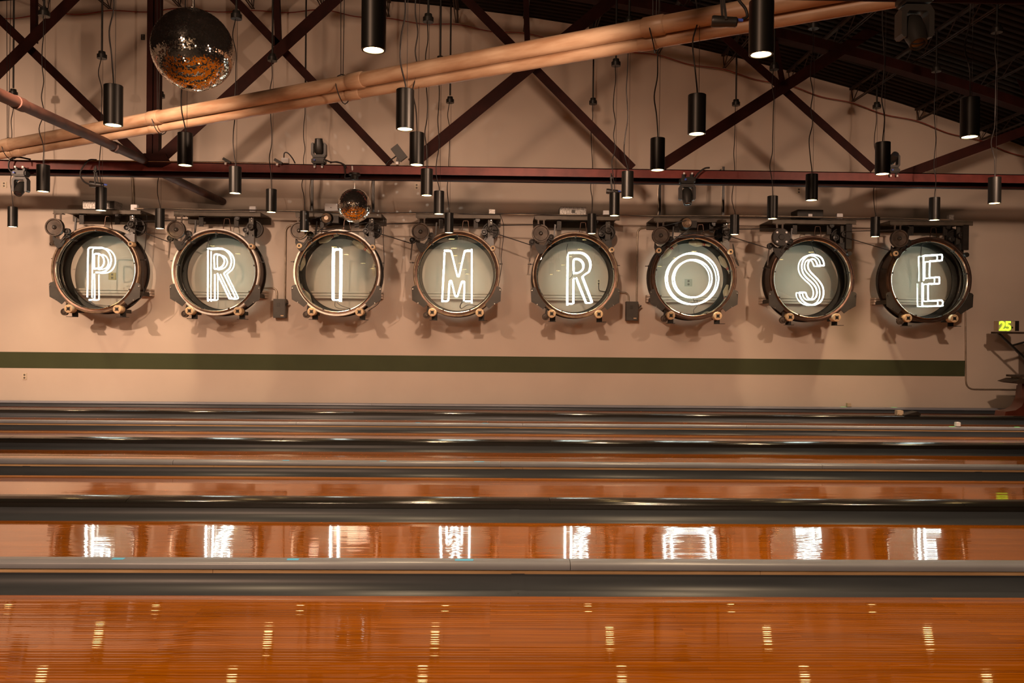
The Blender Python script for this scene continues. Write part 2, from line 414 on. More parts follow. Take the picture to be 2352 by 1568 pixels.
# ------------------------------------------------------------------ trusses, roof joists
TY = 12.5
def sight(a, b, Y): return at(*a, Y), at(*b, Y)
truss = thing('roof_truss', 'maroon steel roof truss spanning the room above the drum signs', 'truss', at(355, 385, TY), 'maroon roof trusses')
zt = at(1176, 384, TY - .1).z; zb = at(1176, 404, TY - .1).z
mb = MB().box((-12, TY - .11, zb), (14, TY - .095, zt)).box((-12, TY - .11, zt - .012), (14, TY + .02, zt))
mb.build('bottom_chord', M['chord'], truss, None)
mb = MB().box((-12, TY + .10, zb - .062), (14, TY + .115, zt - .05)).box((-12, TY + .0, zb - .062), (14, TY + .115, zb - .052))
mb.build('bottom_chord', M['maroon'], truss, None)
def member(name, a, b, wpx, Y, dp=.07):
    p, q = sight(a, b, Y); d = (q - p).normalized(); wd = wpx * Y / F
    side = Vector((-d.z, 0, d.x)) if d.x >= 0 else Vector((d.z, 0, -d.x))
    mb = MB().bar(p, q, wd, .014)                       # web of the angle section
    off = side * (wd / 2 - .007)
    mb.bar(p + off + Vector((0, dp / 2, 0)), q + off + Vector((0, dp / 2, 0)), .014, dp)
    return mb.build(name, M['maroon'], truss, None)
fr, bk = TY - .09, TY + .05
for nm, a, b, wpx, Y in (
    ('diagonal', (225, -60), (-60, 223), 25, fr), ('diagonal', (-20, 27), (330, 368), 17, bk), ('post', (76, -40), (76, 97), 12, bk),
    ('diagonal', (845, -70), (366, 366), 27, fr), ('diagonal', (470, -74), (898, 377), 18, bk), ('post', (632, -70), (638.5, 104), 14, bk),
    ('diagonal', (1002, -72), (1453, 386), 20, bk), ('diagonal', (1480, -62), (946, 376), 27, fr), ('post', (1206, -60), (1213, 150), 13, bk),
    ('diagonal', (1500, -62), (2006, 389), 18, bk), ('diagonal', (2090, 14), (1506, 389), 25, fr), ('post', (1770, 40), (1799, 200), 13, bk),
    ('diagonal', (2420, 276), (2068, 404), 22, fr), ('diagonal', (2295, 85), (2452, 402), 16, bk)):
    member(nm, a, b, wpx, Y)
p, q = sight((349, -70), (346, 370), TY)
MB().bar(p, q, 13 * TY / F, .12).build('post', M['maroon'], truss, None)
p, q = sight((366, -70), (361, 370), TY)
MB().bar(p, q, 12 * TY / F, .12).build('post', M['maroon'], truss, None)
gp = [(318, 372), (330, 352), (380, 352), (392, 374), (372, 384), (340, 384)]
MB().prism([(at(x, y, TY - .13).x, at(x, y, TY - .13).z) for x, y in gp], TY - .135, TY - .112).build('gusset_plate', M['maroon'], truss, None)
def arc_beam(Y, drop, hgt):
    mb = MB(); X = [-12 + 26 * i / 40 for i in range(41)]
    vs = []
    for x in X: vs += [(x, Y - .1, roof(x) - drop), (x, Y + .1, roof(x) - drop), (x, Y + .1, roof(x) - drop - hgt), (x, Y - .1, roof(x) - drop - hgt)]
    fs = [(i * 4 + k, i * 4 + (k + 1) % 4, i * 4 + 4 + (k + 1) % 4, i * 4 + 4 + k) for i in range(40) for k in range(4)] + [(0, 1, 2, 3), (163, 162, 161, 160)]
    return mb.add(vs, fs)
arc_beam(TY, .33, .14).build('top_chord', M['maroon'], truss, None)
TF = 5.55
t2 = thing('roof_truss', 'maroon steel roof truss nearer the viewer, just above the top of the photo', 'truss', (0, TF, 3.8), 'maroon roof trusses')
MB().box((-12, TF - .11, zb), (14, TF - .095, zt)).box((-12, TF - .11, zt - .012), (14, TF + .02, zt)).build('bottom_chord', M['maroon'], t2, None)
MB().box((-12, TF + .10, zb - .062), (14, TF + .115, zt - .05)).build('bottom_chord', M['maroon'], t2, None)
arc_beam(TF, .33, .14).build('top_chord', M['maroon'], t2, None)
for k in range(-3, 5):
    x = -3.0 + k * 3.6
    if x > -12 and x + 1.8 < 12: MB().bar((x, TF, zt), (x + 1.8, TF, roof(x + 1.8) - .4), .16, .05).build('diagonal', M['maroon'], t2, None)
    if x - 1.8 > -12 and x < 12: MB().bar((x, TF + .06, zt), (x - 1.8, TF + .06, roof(x - 1.8) - .4), .12, .05).build('diagonal', M['maroon'], t2, None)
# struts along the room at the chord level
p = at(512, 463, YW - .02); q = at(340, 372, TY); q2 = at(0, 218, 8.3)
d = (q2 - q); far = q + d * ((TF - q.y) / d.y)
MB().tube([q + Vector((0, -.15, 0)), far], .062, 16).build('brace_pipe', M['rustpipe'], None, 40)
b = bpy.data.objects['brace_pipe']; tag(b, 'rusty brown brace pipe slanting from the upper left edge to the truss post', 'pipe', 'brace pipes')
for tt in (.18, .55):
    c = q + (far - q) * tt; dd = (far - q).normalized(); MB().tube([c - dd * .08, c + dd * .08], .071, 16).build('pipe_coupling', M['rustpipe'], b, 40)
b2 = MB().tube([at(374, 399, TY + .2), p], .062, 16).build('brace_pipe', M['rustpipe'], None, 40)
tag(b2, 'short rusty brace pipe running from under the truss to the wall above the first R', 'pipe', 'brace pipes')
# roof joists: open web, one every 1.16 m, from the viewer's end to the wall
joist_px = [(-40, 40), (112, 28), (255, 22), (415, 17), (583, 22), (742, 20), (893, 40), (1050, 54), (1205, 74), (1357, 96), (1510, 124), (1662, 157), (1812, 193), (1957, 234), (2108, 276), (2250, 320), (2392, 366)]
for k, (x, y) in enumerate(joist_px):
    pz = at(x, y, YW - .06); X = pz.x; zr = roof(X) - .005; zb_ = min(pz.z, zr - .2)
    j = thing('roof_joist', 'dark open-web roof joist meeting the back wall, %s from the left' % ['first', 'second', 'third', 'fourth', 'fifth', 'sixth', 'seventh', 'eighth', 'ninth', 'tenth', 'eleventh', 'twelfth', 'thirteenth', 'fourteenth', 'fifteenth', 'sixteenth', 'seventeenth'][k],
              'joist', (X, YW, zr), 'open web roof joists')
    MB().box((X - .03, 2.0, zr - .035), (X + .03, YW - .01, zr)).build('top_rail', M['joist'], j, None)
    mb = MB()
    for s_ in (-.02, .02): mb.tube([(X + s_, 2.0, zb_), (X + s_, YW - .10, zb_)], .011, 6)
    mb.build('bottom_rail', M['joist'], j, None)
    mb = MB(); yv = YW - .10; up = False; pts = []
    pts.append(Vector((X, YW - .03, zr - .02)))
    while yv > 2.0:
        pts.append(Vector((X, yv, zr - .02 if up else zb_))); up = not up; yv -= .30
    mb.tube(pts, .009, 5); mb.build('web', M['joist'], j, None)
# red cable tied along the joist ends
pts = []
for a, (x, y) in enumerate(joist_px):
    p = at(x, y + 2, YW - .09)
    pts.append(p)
    if a < len(joist_px) - 1:
        x2, y2 = joist_px[a + 1]; pts.append(at((x + x2) / 2, (y + y2) / 2 + 8, YW - .07))
tag(MB().tube(curve(pts, 5), .009, 5).build('red_cable', M['redwire'], None, 60), 'thin red cable sagging along the wall top under the roof deck', 'cable')
# tan pipe pair hung diagonally below the roof
def pp(x, y, z):
    d = FWD + RGT * ((x - 1176) / F) - UPV * ((y - 784) / F); return EYE + d * ((z - HC) / d.z)
A = pp(-60, 346, 3.95); B = pp(2420, -108, 3.95); dd = (B - A).normalized()
t = thing('tan_pipe', 'thick upper tan pipe crossing the room diagonally under the roof', 'pipe', A, 'diagonal tan pipes')
MB().tube([A, B], .076, 24).build('pipe_run', M['tanpipe'], t, 40)
mb2 = []
for x, y in ((25, 333), (365, 272), (825, 188), (1500, 58)):
    c = A + dd * ((pp(x, y, 3.95) - A).dot(dd))
    MB().tube([c - dd * .10, c - dd * .085, c + dd * .085, c + dd * .10], [.078, .086, .086, .078], 24).build('pipe_coupling', M['tanpipe'], t, 40)
perp = Vector((0, 0, 1)).cross(dd).normalized()
o2 = Vector((0, 0, -.095)) + perp * .10
if perp.y < 0: o2 = Vector((0, 0, -.095)) - perp * .10
A2, B2 = A + o2, B + o2
t = thing('tan_pipe', 'thinner lower tan pipe running beneath the upper diagonal pipe', 'pipe', A2, 'diagonal tan pipes')
MB().tube([A2, B2], .060, 24).build('pipe_run', M['tanpipe'], t, 40)
for x, y in ((45, 333), (372, 280), (840, 205), (1490, 72)):
    c = A2 + dd * ((pp(x, y, 3.95) - A).dot(dd))
    MB().tube([c - dd * .09, c - dd * .075, c + dd * .075, c + dd * .09], [.062, .069, .069, .062], 24).build('pipe_coupling', M['tanpipe'], t, 40)
for x, lab in ((22, 'wire hanger holding the tan pipes at the left end'), (365, 'wire hanger holding the tan pipes in front of the truss post'), (785, 'twisted wire hanger holding the tan pipes at mid length'), (1500, 'wire hanger holding the tan pipes near the right end')):
    c = A + dd * ((pp(x, 333 - (x - 22) * .184, 3.95) - A).dot(dd)); top = roof(c.x) - .01
    mb = MB(); k = 14
    ring = [c + o2 * .5 + (perp * cos(2 * pi * j / k) * .125 + Vector((0, 0, 1)) * sin(2 * pi * j / k) * .155) + dd * .02 * sin(4 * pi * j / k) for j in range(k + 1)]
    mb.tube(ring, .006, 5)
    mb.tube([c + Vector((0, 0, .09)), Vector((c.x - .03, c.y, top))], .0045, 5).tube([c + Vector((0, 0, .09)) + dd * .03, Vector((c.x + .05, c.y, top))], .0045, 5)
    tag(mb.build('wire_hanger', M['cable'], None, None), lab, 'hanger', 'pipe wire hangers')

# ------------------------------------------------------------------ pendant lamps
PZ = 2.996; PH = .325; PR = .074; CZ = 5.13
shade_me = MB().lathe([(.0601, .020), (.0601, .0), (PR - .002, .0), (PR, .002), (PR, PH - .003), (PR - .003, PH), (.004, PH)], (0, 0, 0), 'z', 40).mesh('shade', M['satin'], smooth=35)
lens_me = MB().lathe([(.0601, .004), (.0601, .012), (.0005, .012)], (0, 0, 0), 'z', 40).mesh('lens', M['lamp'], smooth=None)
cap_me = MB().lathe([(.066, 0), (.066, .055), (.05, .06), (.045, .10), (.008, .105)], (0, 0, CZ - PZ), 'z', 24).mesh('canopy', M['black'], smooth=35)
wire_me = MB().tube([(.015, 0, PH), (.015, 0, CZ - PZ)], .0022, 4).mesh('suspension_wire', M['cable'])
cords = []
for v in range(4):
    r = random.Random(40 + v); pts = [Vector((0, 0, PH)), Vector((0, 0, PH + .05))]; z = PH + .05; L = CZ - PZ - .02
    nseg = 9
    for k in range(1, nseg):
        a = .035 if k in (1, 2, nseg - 1) else .016
        pts.append(Vector((-.012 + r.uniform(-a, a), r.uniform(-a, a), PH + .05 + (L - PH - .05) * k / nseg)))
    pts.append(Vector((-.01, 0, L + .02)))
    cords.append(MB().tube(curve(pts, 5), .0065, 6).mesh('cord', M['cable'], smooth=60))
ROWC = [e - .527 for e in EDGE]
PEND = {1: [858, 1748], 2: [260, 930, 1600, 2227], 3: [425, 957, 1510, 2027], 4: [99, 540, 980, 1441, 1864, 2284],
        5: [232, 623, 1008, 1411, 1774, 2146], 6: [29, 367, 699, 1031, 1359, 1687, 2010]}
PY = {1: [116, 126], 2: [288, 297, 308, 315], 3: [380, 379, 391, 400], 4: [440, 444, 449, 454, 460, 467], 5: [483.5, 487.5, 491.5, 495.5, 502.5, 505.5], 6: [521, 525, 530.5, 534.5, 536.5, 538.5, 543.5]}
ROWY = {1: 5.02, 2: 6.85, 3: 8.42, 4: 10.25, 5: 11.80, 6: 13.66}
rown = {1: 'nearest row', 2: 'second row', 3: 'third row', 4: 'fourth row', 5: 'fifth row', 6: 'farthest row'}
coln = ['first', 'second', 'third', 'fourth', 'fifth', 'sixth', 'seventh']
def pendant(x, y, z, label, cv):
    t = thing('pendant_lamp', label, 'lamp', (x, y, z), 'black cylinder pendant lamps')
    obj('shade', shade_me, t); obj('lens', lens_me, t)
    obj('cord', cords[cv % 4], t); obj('suspension_wire', wire_me, t); obj('canopy', cap_me, t)
    MB().tube([(x, y, CZ + .1), (x, y, roof(x) - .01)], .014, 8).build('stem', M['black'], t, 60)
    l = bpy.data.lights.new('bulb', 'SPOT'); l.energy = PEND_W; l.color = (1, .70, .42); l.spot_size = radians(95); l.spot_blend = .9; l.shadow_soft_size = .05
    lo = bpy.data.objects.new('bulb', l); C.objects.link(lo); lo.parent = t; lo.location = (0, 0, .002)
    return t
for rw, xl in PEND.items():
    for k, x in enumerate(xl):
        p = at(x, PY[rw][k], ROWY[rw])
        pendant(p.x, p.y, p.z, 'black cylinder pendant lamp, %s from left in the %s' % (coln[k], rown[rw]), k + rw)

# ------------------------------------------------------------------ drum signs
K = 14.0 / F
CEN = dict(zip(['P', 'R', 'I', 'M', 'R2', 'O', 'S', 'E'], [(219, 619), (495, 624), (773.5, 626), (1049, 628), (1321.7, 631.6), (1594, 636), (1866, 640), (2135, 642.5)]))
DY = 14.0
def Dm(px, py, Y):           # offset (x, z) from drum centre of a point surveyed on the M drum
    c = at(1049, 628, DY); p = at(px, py, Y); return Vector((p.x - c.x, Y, p.z - c.z))
RO = .722
rim_prof = [(.700, 13.998), (.706, 13.990), (RO + .004, 13.990), (RO + .012, 14.0), (RO + .012, 14.05), (RO - .01, 14.06), (.700, 14.06)]
channel_prof = [(.7005, 14.010), (.7005, 14.05), (.668, 14.05), (.668, 14.018)]
trim_prof = [(.670, 14.002), (.662, 13.996), (.653, 14.002), (.650, 14.03), (.670, 14.03)]
shell_prof = [(.690, 14.06), (.700, 14.06), (.712, 14.40), (.70, 14.40)]
rear_prof = [(.735, 14.385), (.735, 14.42), (.617, 14.42), (.617, 14.395), (.63, 14.385)]
def ringmesh(name, prof, mat, sm=40): return MB().lathe(prof, (0, 0, 0), 'y', 96, closed=True).mesh(name, mat, smooth=sm)
RIMS = {k: ringmesh('front_rim', rim_prof, M[m_]) for k, m_ in (('rimlight', 'rimlight'), ('rimbronze', 'rimbronze'), ('rimdark', 'rimdark'))}
TRIM = ringmesh('rim_trim', trim_prof, M['chrome'])
CHAN = ringmesh('rim_channel', channel_prof, M['rimdark'])
SHELL = ringmesh('drum_shell', shell_prof, M['shellin'])
REAR = ringmesh('rear_rim', rear_prof, M['darkiron'])
INNER = ringmesh('inner_hoop', [(.688, 14.20), (.688, 14.23), (.676, 14.23), (.676, 14.20)], M['darkiron'])
PANE = MB().lathe([(.0005, 14.106), (.662, 14.106), (.662, 14.112), (.0005, 14.112)], (0, 0, 0), 'y', 64).mesh('glass_pane', M['glass'], smooth=None)
CLIPS = []
for k in range(9):
    a = pi / 2 + 2 * pi * k / 9; c = (.652 * cos(a), 0, .652 * sin(a)); mb = MB()
    mb.box((c[0] - .011, 13.992, c[2] - .013), (c[0] + .011, 14.10, c[2] + .013))
    mb.lathe([(.0005, 13.985), (.008, 13.985), (.008, 13.995)], (c[0], 0, c[2]), 'y', 8)
    CLIPS.append(mb.mesh('pane_clip', M['plate']))
def m2(pts, Y): return [(Dm(x, y, Y).x, Dm(x, y, Y).z) for x, y in pts]
common = []       # (name, mesh, sub-parts)
def part(name, mb, mat, subs=(), sm=40): common.append((name, mb.mesh(name, M[mat], smooth=sm), subs))
def arcpts(r, a0, a1, n=10): return [(r * cos(radians(a0 + (a1 - a0) * k / n)), r * sin(radians(a0 + (a1 - a0) * k / n))) for k in range(n + 1)]
# support beam
b0, b1 = Dm(955, 490, 14.0), Dm(1151, 502, 14.0)
part('support_beam', MB().box((b0.x, 14.0, b1.z), (b1.x, 14.03, b0.z)).box((b0.x, 14.0, b0.z - .012), (b1.x, YW - .02, b0.z)).box((b0.x, YW - .06, b1.z - .05), (b1.x, YW - .02, b0.z)), 'beam', sm=None)
# big left pulley with flanges, web dish and hub
def pulley_mb(c, r, y0, y1):
    return MB().lathe([(.004, y0 + .014), (r * .22, y0 + .014), (r * .24, y0 + .022), (r * .80, y0 + .016), (r * .86, y0), (r, y0), (r, y0 + .012), (r * .93, (y0 + y1) / 2), (r, y1 - .012), (r, y1), (.004, y1)], (c.x, 0, c.z), 'y', 40)
def hub_mb(c, r, y0):
    mb = MB().lathe([(.0005, y0 - .012), (r * .10, y0 - .012), (r * .13, y0 - .006), (r * .22, y0 + .004), (r * .24, y0 + .02)], (c.x, 0, c.z), 'y', 16)
    return mb
LP = Dm(966, 532, 13.86); rl = 20 * K
part('pulley', pulley_mb(LP, rl, 13.83, 13.90), 'brown', [('hub', hub_mb(LP, rl, 13.83).mesh('hub', M['plate'], smooth=40))])
RP = Dm(1127, 531, 14.28); rr = 19.5 * 14.28 / F
part('pulley', pulley_mb(RP, rr, 14.25, 14.32), 'darkiron', [('hub', hub_mb(RP, rr, 14.25).mesh('hub', M['darkiron'], smooth=40))])
# left hanger straps, gusset
mb = MB()
for x in (962, 975): 
    a, b_ = Dm(x, 500, 13.95), Dm(x, 530, 13.95); mb.bar((a.x, 13.94, a.z), (b_.x, 13.94, b_.z), .028, .012)
a = Dm(966, 500, 13.95); mb.box((a.x - .06, 13.93, a.z - .012), (a.x + .10, 14.02, a.z))
part('hanger_strap', mb, 'brown', sm=None)
g = m2([(956, 548), (962, 556), (983, 562), (975, 576), (966, 580), (960, 572), (955, 560)], 13.97)
part('gusset', MB().prism([(x, z) for x, z in g], 13.96, 13.985), 'darkiron', sm=None)
# idlers next to the big pulley
def idler(px, py, r, Y, mat='darkiron'):
    c = Dm(px, py, Y); rr_ = r * K
    mb = MB().lathe([(.0005, Y - .03), (rr_ * .35, Y - .03), (rr_ * .4, Y - .02), (rr_ * .75, Y - .016), (rr_ * .8, Y - .026), (rr_, Y - .026), (rr_, Y - .016), (rr_ * .86, Y), (rr_, Y + .016), (rr_, Y + .026), (.0005, Y + .026)], (c.x, 0, c.z), 'y', 24)
    return mb
part('idler', idler(991, 541, 7, 13.92), 'darkiron')
part('idler', idler(988, 550, 6, 13.98), 'darkiron')
a, b_ = Dm(991, 541, 13.94), Dm(972, 566, 13.94)
part('idler_arm', MB().bar((a.x, 13.955, a.z), (b_.x, 13.955, b_.z), .03, .012), 'darkiron', sm=None)
# upright black bar
a, b_ = Dm(1003, 511, 14.05), Dm(1000, 546, 14.05)
part('guide_bar', MB().bar((a.x, 14.05, a.z), (b_.x, 14.05, b_.z), .024, .03), 'black', sm=None)
# two drop plates with bolts
for x in (1013, 1093):
    a, b_ = Dm(x - 5, 502, 14.1), Dm(x + 5, 525, 14.1); mb = MB().box((a.x, 14.09, b_.z), (b_.x, 14.105, a.z + .03)); mb.box((a.x, 14.09, a.z), (b_.x, 14.2, a.z + .03))
    bolt = MB()
    for zz in (.18, .4, .85):
        for xx in (.25, .75): bolt.lathe([(.0005, 14.082), (.007, 14.082), (.007, 14.09)], (a.x + (b_.x - a.x) * xx, 0, a.z + (b_.z - a.z) * zz), 'y', 8)
    part('drop_plate', mb, 'darkiron', [('bolt', bolt.mesh('bolt', M['plate']))], sm=None)
c = Dm(1097, 505, 14.06); part('roller_wheel', MB().lathe([(.0005, 14.03), (.02, 14.03), (.024, 14.035), (.038, 14.035), (.042, 14.05), (.042, 14.085), (.0005, 14.085)], (c.x, 0, c.z), 'y', 20), 'black')
# wire trapeze
part('wire_bracket', MB().tube(fillet([Vector((Dm(1060, 534, 14.15).x, 14.15, Dm(1060, 540, 14.15).z)), Dm(1064, 507, 14.15), Dm(1075, 507, 14.15), Dm(1079, 540, 14.15)], .02), .008, 6), 'rimdark', sm=60)
# right bracket with block
a, b_ = Dm(1121, 502, 14.12), Dm(1131, 532, 14.12); mb = MB().box((a.x, 14.1, b_.z), (b_.x, 14.13, a.z + .01)); 
a2, b2_ = Dm(1120, 531, 14.12), Dm(1132, 560, 14.12); mb.box((a2.x, 14.11, b2_.z), (b2_.x, 14.16, a2.z))
part('bearing_bracket', mb, 'plate', [('bolt', (lambda q: q.mesh('bolt', M['chrome']))(MB().lathe([(.0005, 14.085), (.006, 14.085), (.006, 14.1)], (Dm(1128, 506, 14.1).x, 0, Dm(1128, 506, 14.1).z), 'y', 8).lathe([(.0005, 14.085), (.006, 14.085), (.006, 14.1)], (Dm(1128, 512, 14.1).x, 0, Dm(1128, 512, 14.1).z), 'y', 8)))], sm=None)
part('idler', idler(1126, 525, 7, 14.06, 'plate'), 'darkiron')
part('idler', idler(1112, 533, 7, 14.16), 'black')
a, b_ = Dm(1113, 547, 14.1), Dm(1134, 566, 14.1)
part('bearing_block', MB().box((a.x, 14.06, b_.z), (b_.x, 14.14, a.z)).bar((a.x - .05, 14.08, a.z - .05), (b_.x - .03, 14.08, a.z + .02), .03, .04), 'black', sm=None)
# side plates following the ring
for s_ in (-1, 1):
    ar = arcpts(.706, -17, -47, 10)
    out = [(.545, -.585), (.62, -.53), (.745, -.46), (.755, -.25), (.735, -.225)]
    poly = [(s_ * x, z) for x, z in ar + out]
    if s_ < 0: poly = poly[::-1]
    bolt = MB()
    for bx, bz in ((.735, -.27), (.645, -.505)): bolt.lathe([(.0005, 13.968), (.010, 13.968), (.010, 13.985)], (s_ * bx, 0, bz), 'y', 8)
    part('side_plate', MB().prism(poly, 13.980, 13.994), 'plate', [('bolt', bolt.mesh('bolt', M['chrome']))], sm=None)
    # bearer strip leading back to the wall
    part('bearer_arm', MB().bar((s_ * .66, 14.0, -.38), (s_ * .66, YW - .01, -.38), .02, .07, (0, 0, 1)), 'darkiron', sm=None)
# bottom wood rollers in angle brackets
def spider(c, r, y0):
    mb = MB().lathe([(.0005, y0 - .014), (r * .16, y0 - .014), (r * .2, y0 - .004), (r * .38, y0 - .004), (r * .4, y0)], (c.x, 0, c.z), 'y', 12)
    for k in range(4):
        a = pi / 4 + pi / 2 * k; mb.bar((c.x + r * .2 * cos(a), y0 - .002, c.z + r * .2 * sin(a)), (c.x + r * .62 * cos(a), y0 - .002, c.z + r * .62 * sin(a)), r * .16, .006)
    return mb
for px, py in ((993, 717), (1102, 718)):
    c = Dm(px, py, 13.95); r = 9.5 * K
    part('roller', MB().lathe([(.0005, 13.915), (r * .9, 13.915), (r, 13.922), (r, 14.075), (.0005, 14.075)], (c.x, 0, c.z), 'y', 28), 'wood', [('hub', spider(c, r, 13.915).mesh('hub', M['darkiron']))])
    br = MB().box((c.x - .02, 14.08, c.z - .13), (c.x + .075, 14.10, c.z + .03)).box((c.x - .05 if px < 1049 else c.x - .02, 13.94, c.z - .135), (c.x + .075 if px < 1049 else c.x + .13, 14.10, c.z - .127))
    br.box((c.x + .01, 14.08, c.z - .06), (c.x + .05, 14.36, c.z + .0))
    part('roller_bracket', br, 'darkiron', sm=None)
part('idler', idler(980, 724, 8, 14.0), 'brown')
a, b_ = Dm(980, 724, 14.03), Dm(984, 700, 14.03)
part('idler_arm', MB().bar((a.x, 14.035, a.z), (b_.x, 14.035, b_.z), .03, .012), 'darkiron', sm=None)
# side pins
mb = MB()
for xa, xb_, yv in ((941, 962, 603), (1138, 1155, 606)):
    a, b_ = Dm(xa, yv, 14.15), Dm(xb_, yv, 14.15); mb.tube([a, b_], .006, 6); mb.tube([a + (b_ - a) * (.3 if xa < 1049 else .6), a + (b_ - a) * (.4 if xa < 1049 else .7)], .014, 8)
part('side_pin', mb, 'black', sm=60)
# rail on the wall behind the drum
r0 = Dm(1049, 671, 14.55); zr_ = r0.z
mb = MB().box((-.70, 14.52, zr_ - .028), (.70, YW - .005, zr_)).box((-.70, 14.535, zr_ - .078), (.70, YW - .005, zr_ - .036)).box((-.70, 14.56, zr_ - .12), (.70, YW - .005, zr_ - .084))
part('rear_rail', mb, 'wall', sm=None)
# upper right wood roller
def small_roller(px, py, r=6):
    c = Dm(px, py, 13.97); r = r * K
    return MB().lathe([(.0005, 13.93), (r * .9, 13.93), (r, 13.936), (r, 14.06), (.0005, 14.06)], (c.x, 0, c.z), 'y', 24), c, r

tubes = {}
def Z4(ox, oy, s): return lambda x, y: (ox + x / s, oy + y / s)
z = Z4(80, 440, 4.2)
def arc4(cx, cy, rx, ry, a0, a1, n=14): return [(cx + rx * cos(radians(a0 + (a1 - a0) * k / n)), cy - ry * sin(radians(a0 + (a1 - a0) * k / n))) for k in range(n + 1)]
NEON = {
 'P': (z, [[(507, 1018), (513, 600), (516, 560), (524, 543), (545, 538)] + arc4(628, 660, 108, 121, 88, -62, 16) + [(640, 778), (588, 780)],
           [(575, 792), (576, 1020), (572, 1036), (558, 1041), (522, 1044)],
           [(580, 742), (573, 738), (572, 620), (578, 603), (594, 598), (620, 600)] + arc4(610, 672, 58, 70, 70, -60, 10) + [(612, 740), (580, 742)]]),
 'R': (z, [[(1670, 566), (1668, 1020), (1674, 1038), (1690, 1043), (1720, 1043), (1733, 1036), (1736, 1020), (1736, 796)],
           [(1665, 550), (1740, 546)] + arc4(1778, 672, 118, 126, 85, -38, 12) + [(1838, 775), (1826, 790), (1832, 806), (1930, 1008), (1932, 1022), (1922, 1030), (1890, 1032), (1875, 1026), (1868, 1014), (1760, 788)],
           [(1732, 744), (1730, 625), (1736, 608), (1752, 603)] + arc4(1756, 672, 72, 68, 70, -60, 10) + [(1770, 742), (1732, 746)]]),
 'I': (Z4(600, 440, 3.92), [[(640, 965), (643, 540), (649, 523), (664, 517), (690, 517), (706, 525), (712, 542), (708, 958), (703, 970), (690, 975), (652, 975), (641, 968)]]),
 'M': (Z4(600, 440, 3.92), [[(1646, 529), (1692, 529), (1706, 536), (1714, 552), (1762, 746), (1768, 758), (1776, 758), (1783, 746), (1828, 548), (1836, 534), (1850, 529), (1880, 529), (1892, 535), (1896, 550), (1895, 972), (1892, 984), (1835, 986)],
                            [(1650, 545), (1629, 960), (1631, 976), (1642, 984), (1668, 984), (1680, 978), (1685, 962), (1693, 826), (1698, 806), (1706, 802), (1714, 812), (1742, 926), (1750, 940), (1762, 940), (1770, 928), (1802, 822), (1812, 808), (1824, 810), (1829, 826), (1824, 984)]]),
 'R2': (Z4(1180, 440, 4.2), [[(524, 605), (518, 1060), (522, 1076), (536, 1081), (562, 1081), (574, 1074), (578, 1060), (580, 832)],
            [(528, 588), (600, 586)] + arc4(632, 705, 112, 119, 85, -36, 12) + [(684, 800), (668, 818), (670, 832), (752, 1048), (754, 1062), (745, 1070), (718, 1073), (702, 1068), (694, 1054), (604, 828)],
            [(580, 786), (580, 664), (588, 650), (604, 646)] + arc4(606, 714, 70, 68, 72, -58, 10) + [(620, 782), (580, 786)]]),
 'O': (Z4(1180, 440, 4.2), [arc4(1728, 838, 248, 247, 268, -90, 48), arc4(1730, 838, 182, 182, 262, -96, 40)]),
 'S': (Z4(1700, 440, 3.607), [[(640, 612), (690, 612), (695, 605), (690, 580), (676, 552), (650, 532), (612, 522), (580, 524), (548, 540), (522, 572), (511, 610), (514, 650), (530, 688), (562, 724), (604, 762), (628, 796), (636, 832), (632, 862), (618, 884), (596, 893), (572, 888), (556, 872), (546, 848), (538, 836), (490, 834)],
           [(640, 612), (636, 596), (622, 568), (602, 558), (582, 564), (566, 586), (562, 618), (572, 650), (600, 684), (644, 728), (676, 772), (690, 816), (688, 866), (668, 908), (632, 932), (590, 938), (548, 926), (516, 900), (497, 866), (489, 834)]]),
 'E': (Z4(1700, 440, 3.607), [[(1519, 738), (1519, 545), (1523, 533), (1535, 529), (1660, 522), (1671, 526), (1674, 538), (1672, 562), (1664, 570), (1580, 575), (1571, 583), (1569, 705), (1576, 713), (1640, 708), (1650, 714), (1650, 752), (1642, 762), (1570, 762), (1560, 768), (1557, 780), (1557, 890), (1562, 900), (1574, 905), (1660, 900), (1674, 904), (1678, 916), (1676, 936), (1666, 946), (1520, 948), (1510, 940), (1508, 925), (1508, 755)]]),
}
names = {'P': ('P', 'first'), 'R': ('R', 'second'), 'I': ('I', 'third'), 'M': ('M', 'fourth'), 'R2': ('R', 'fifth'), 'O': ('O', 'sixth'), 'S': ('S', 'seventh'), 'E': ('E', 'last')}
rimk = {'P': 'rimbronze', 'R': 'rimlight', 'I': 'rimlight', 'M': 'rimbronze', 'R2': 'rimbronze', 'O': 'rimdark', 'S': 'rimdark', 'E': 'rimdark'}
centre = {}
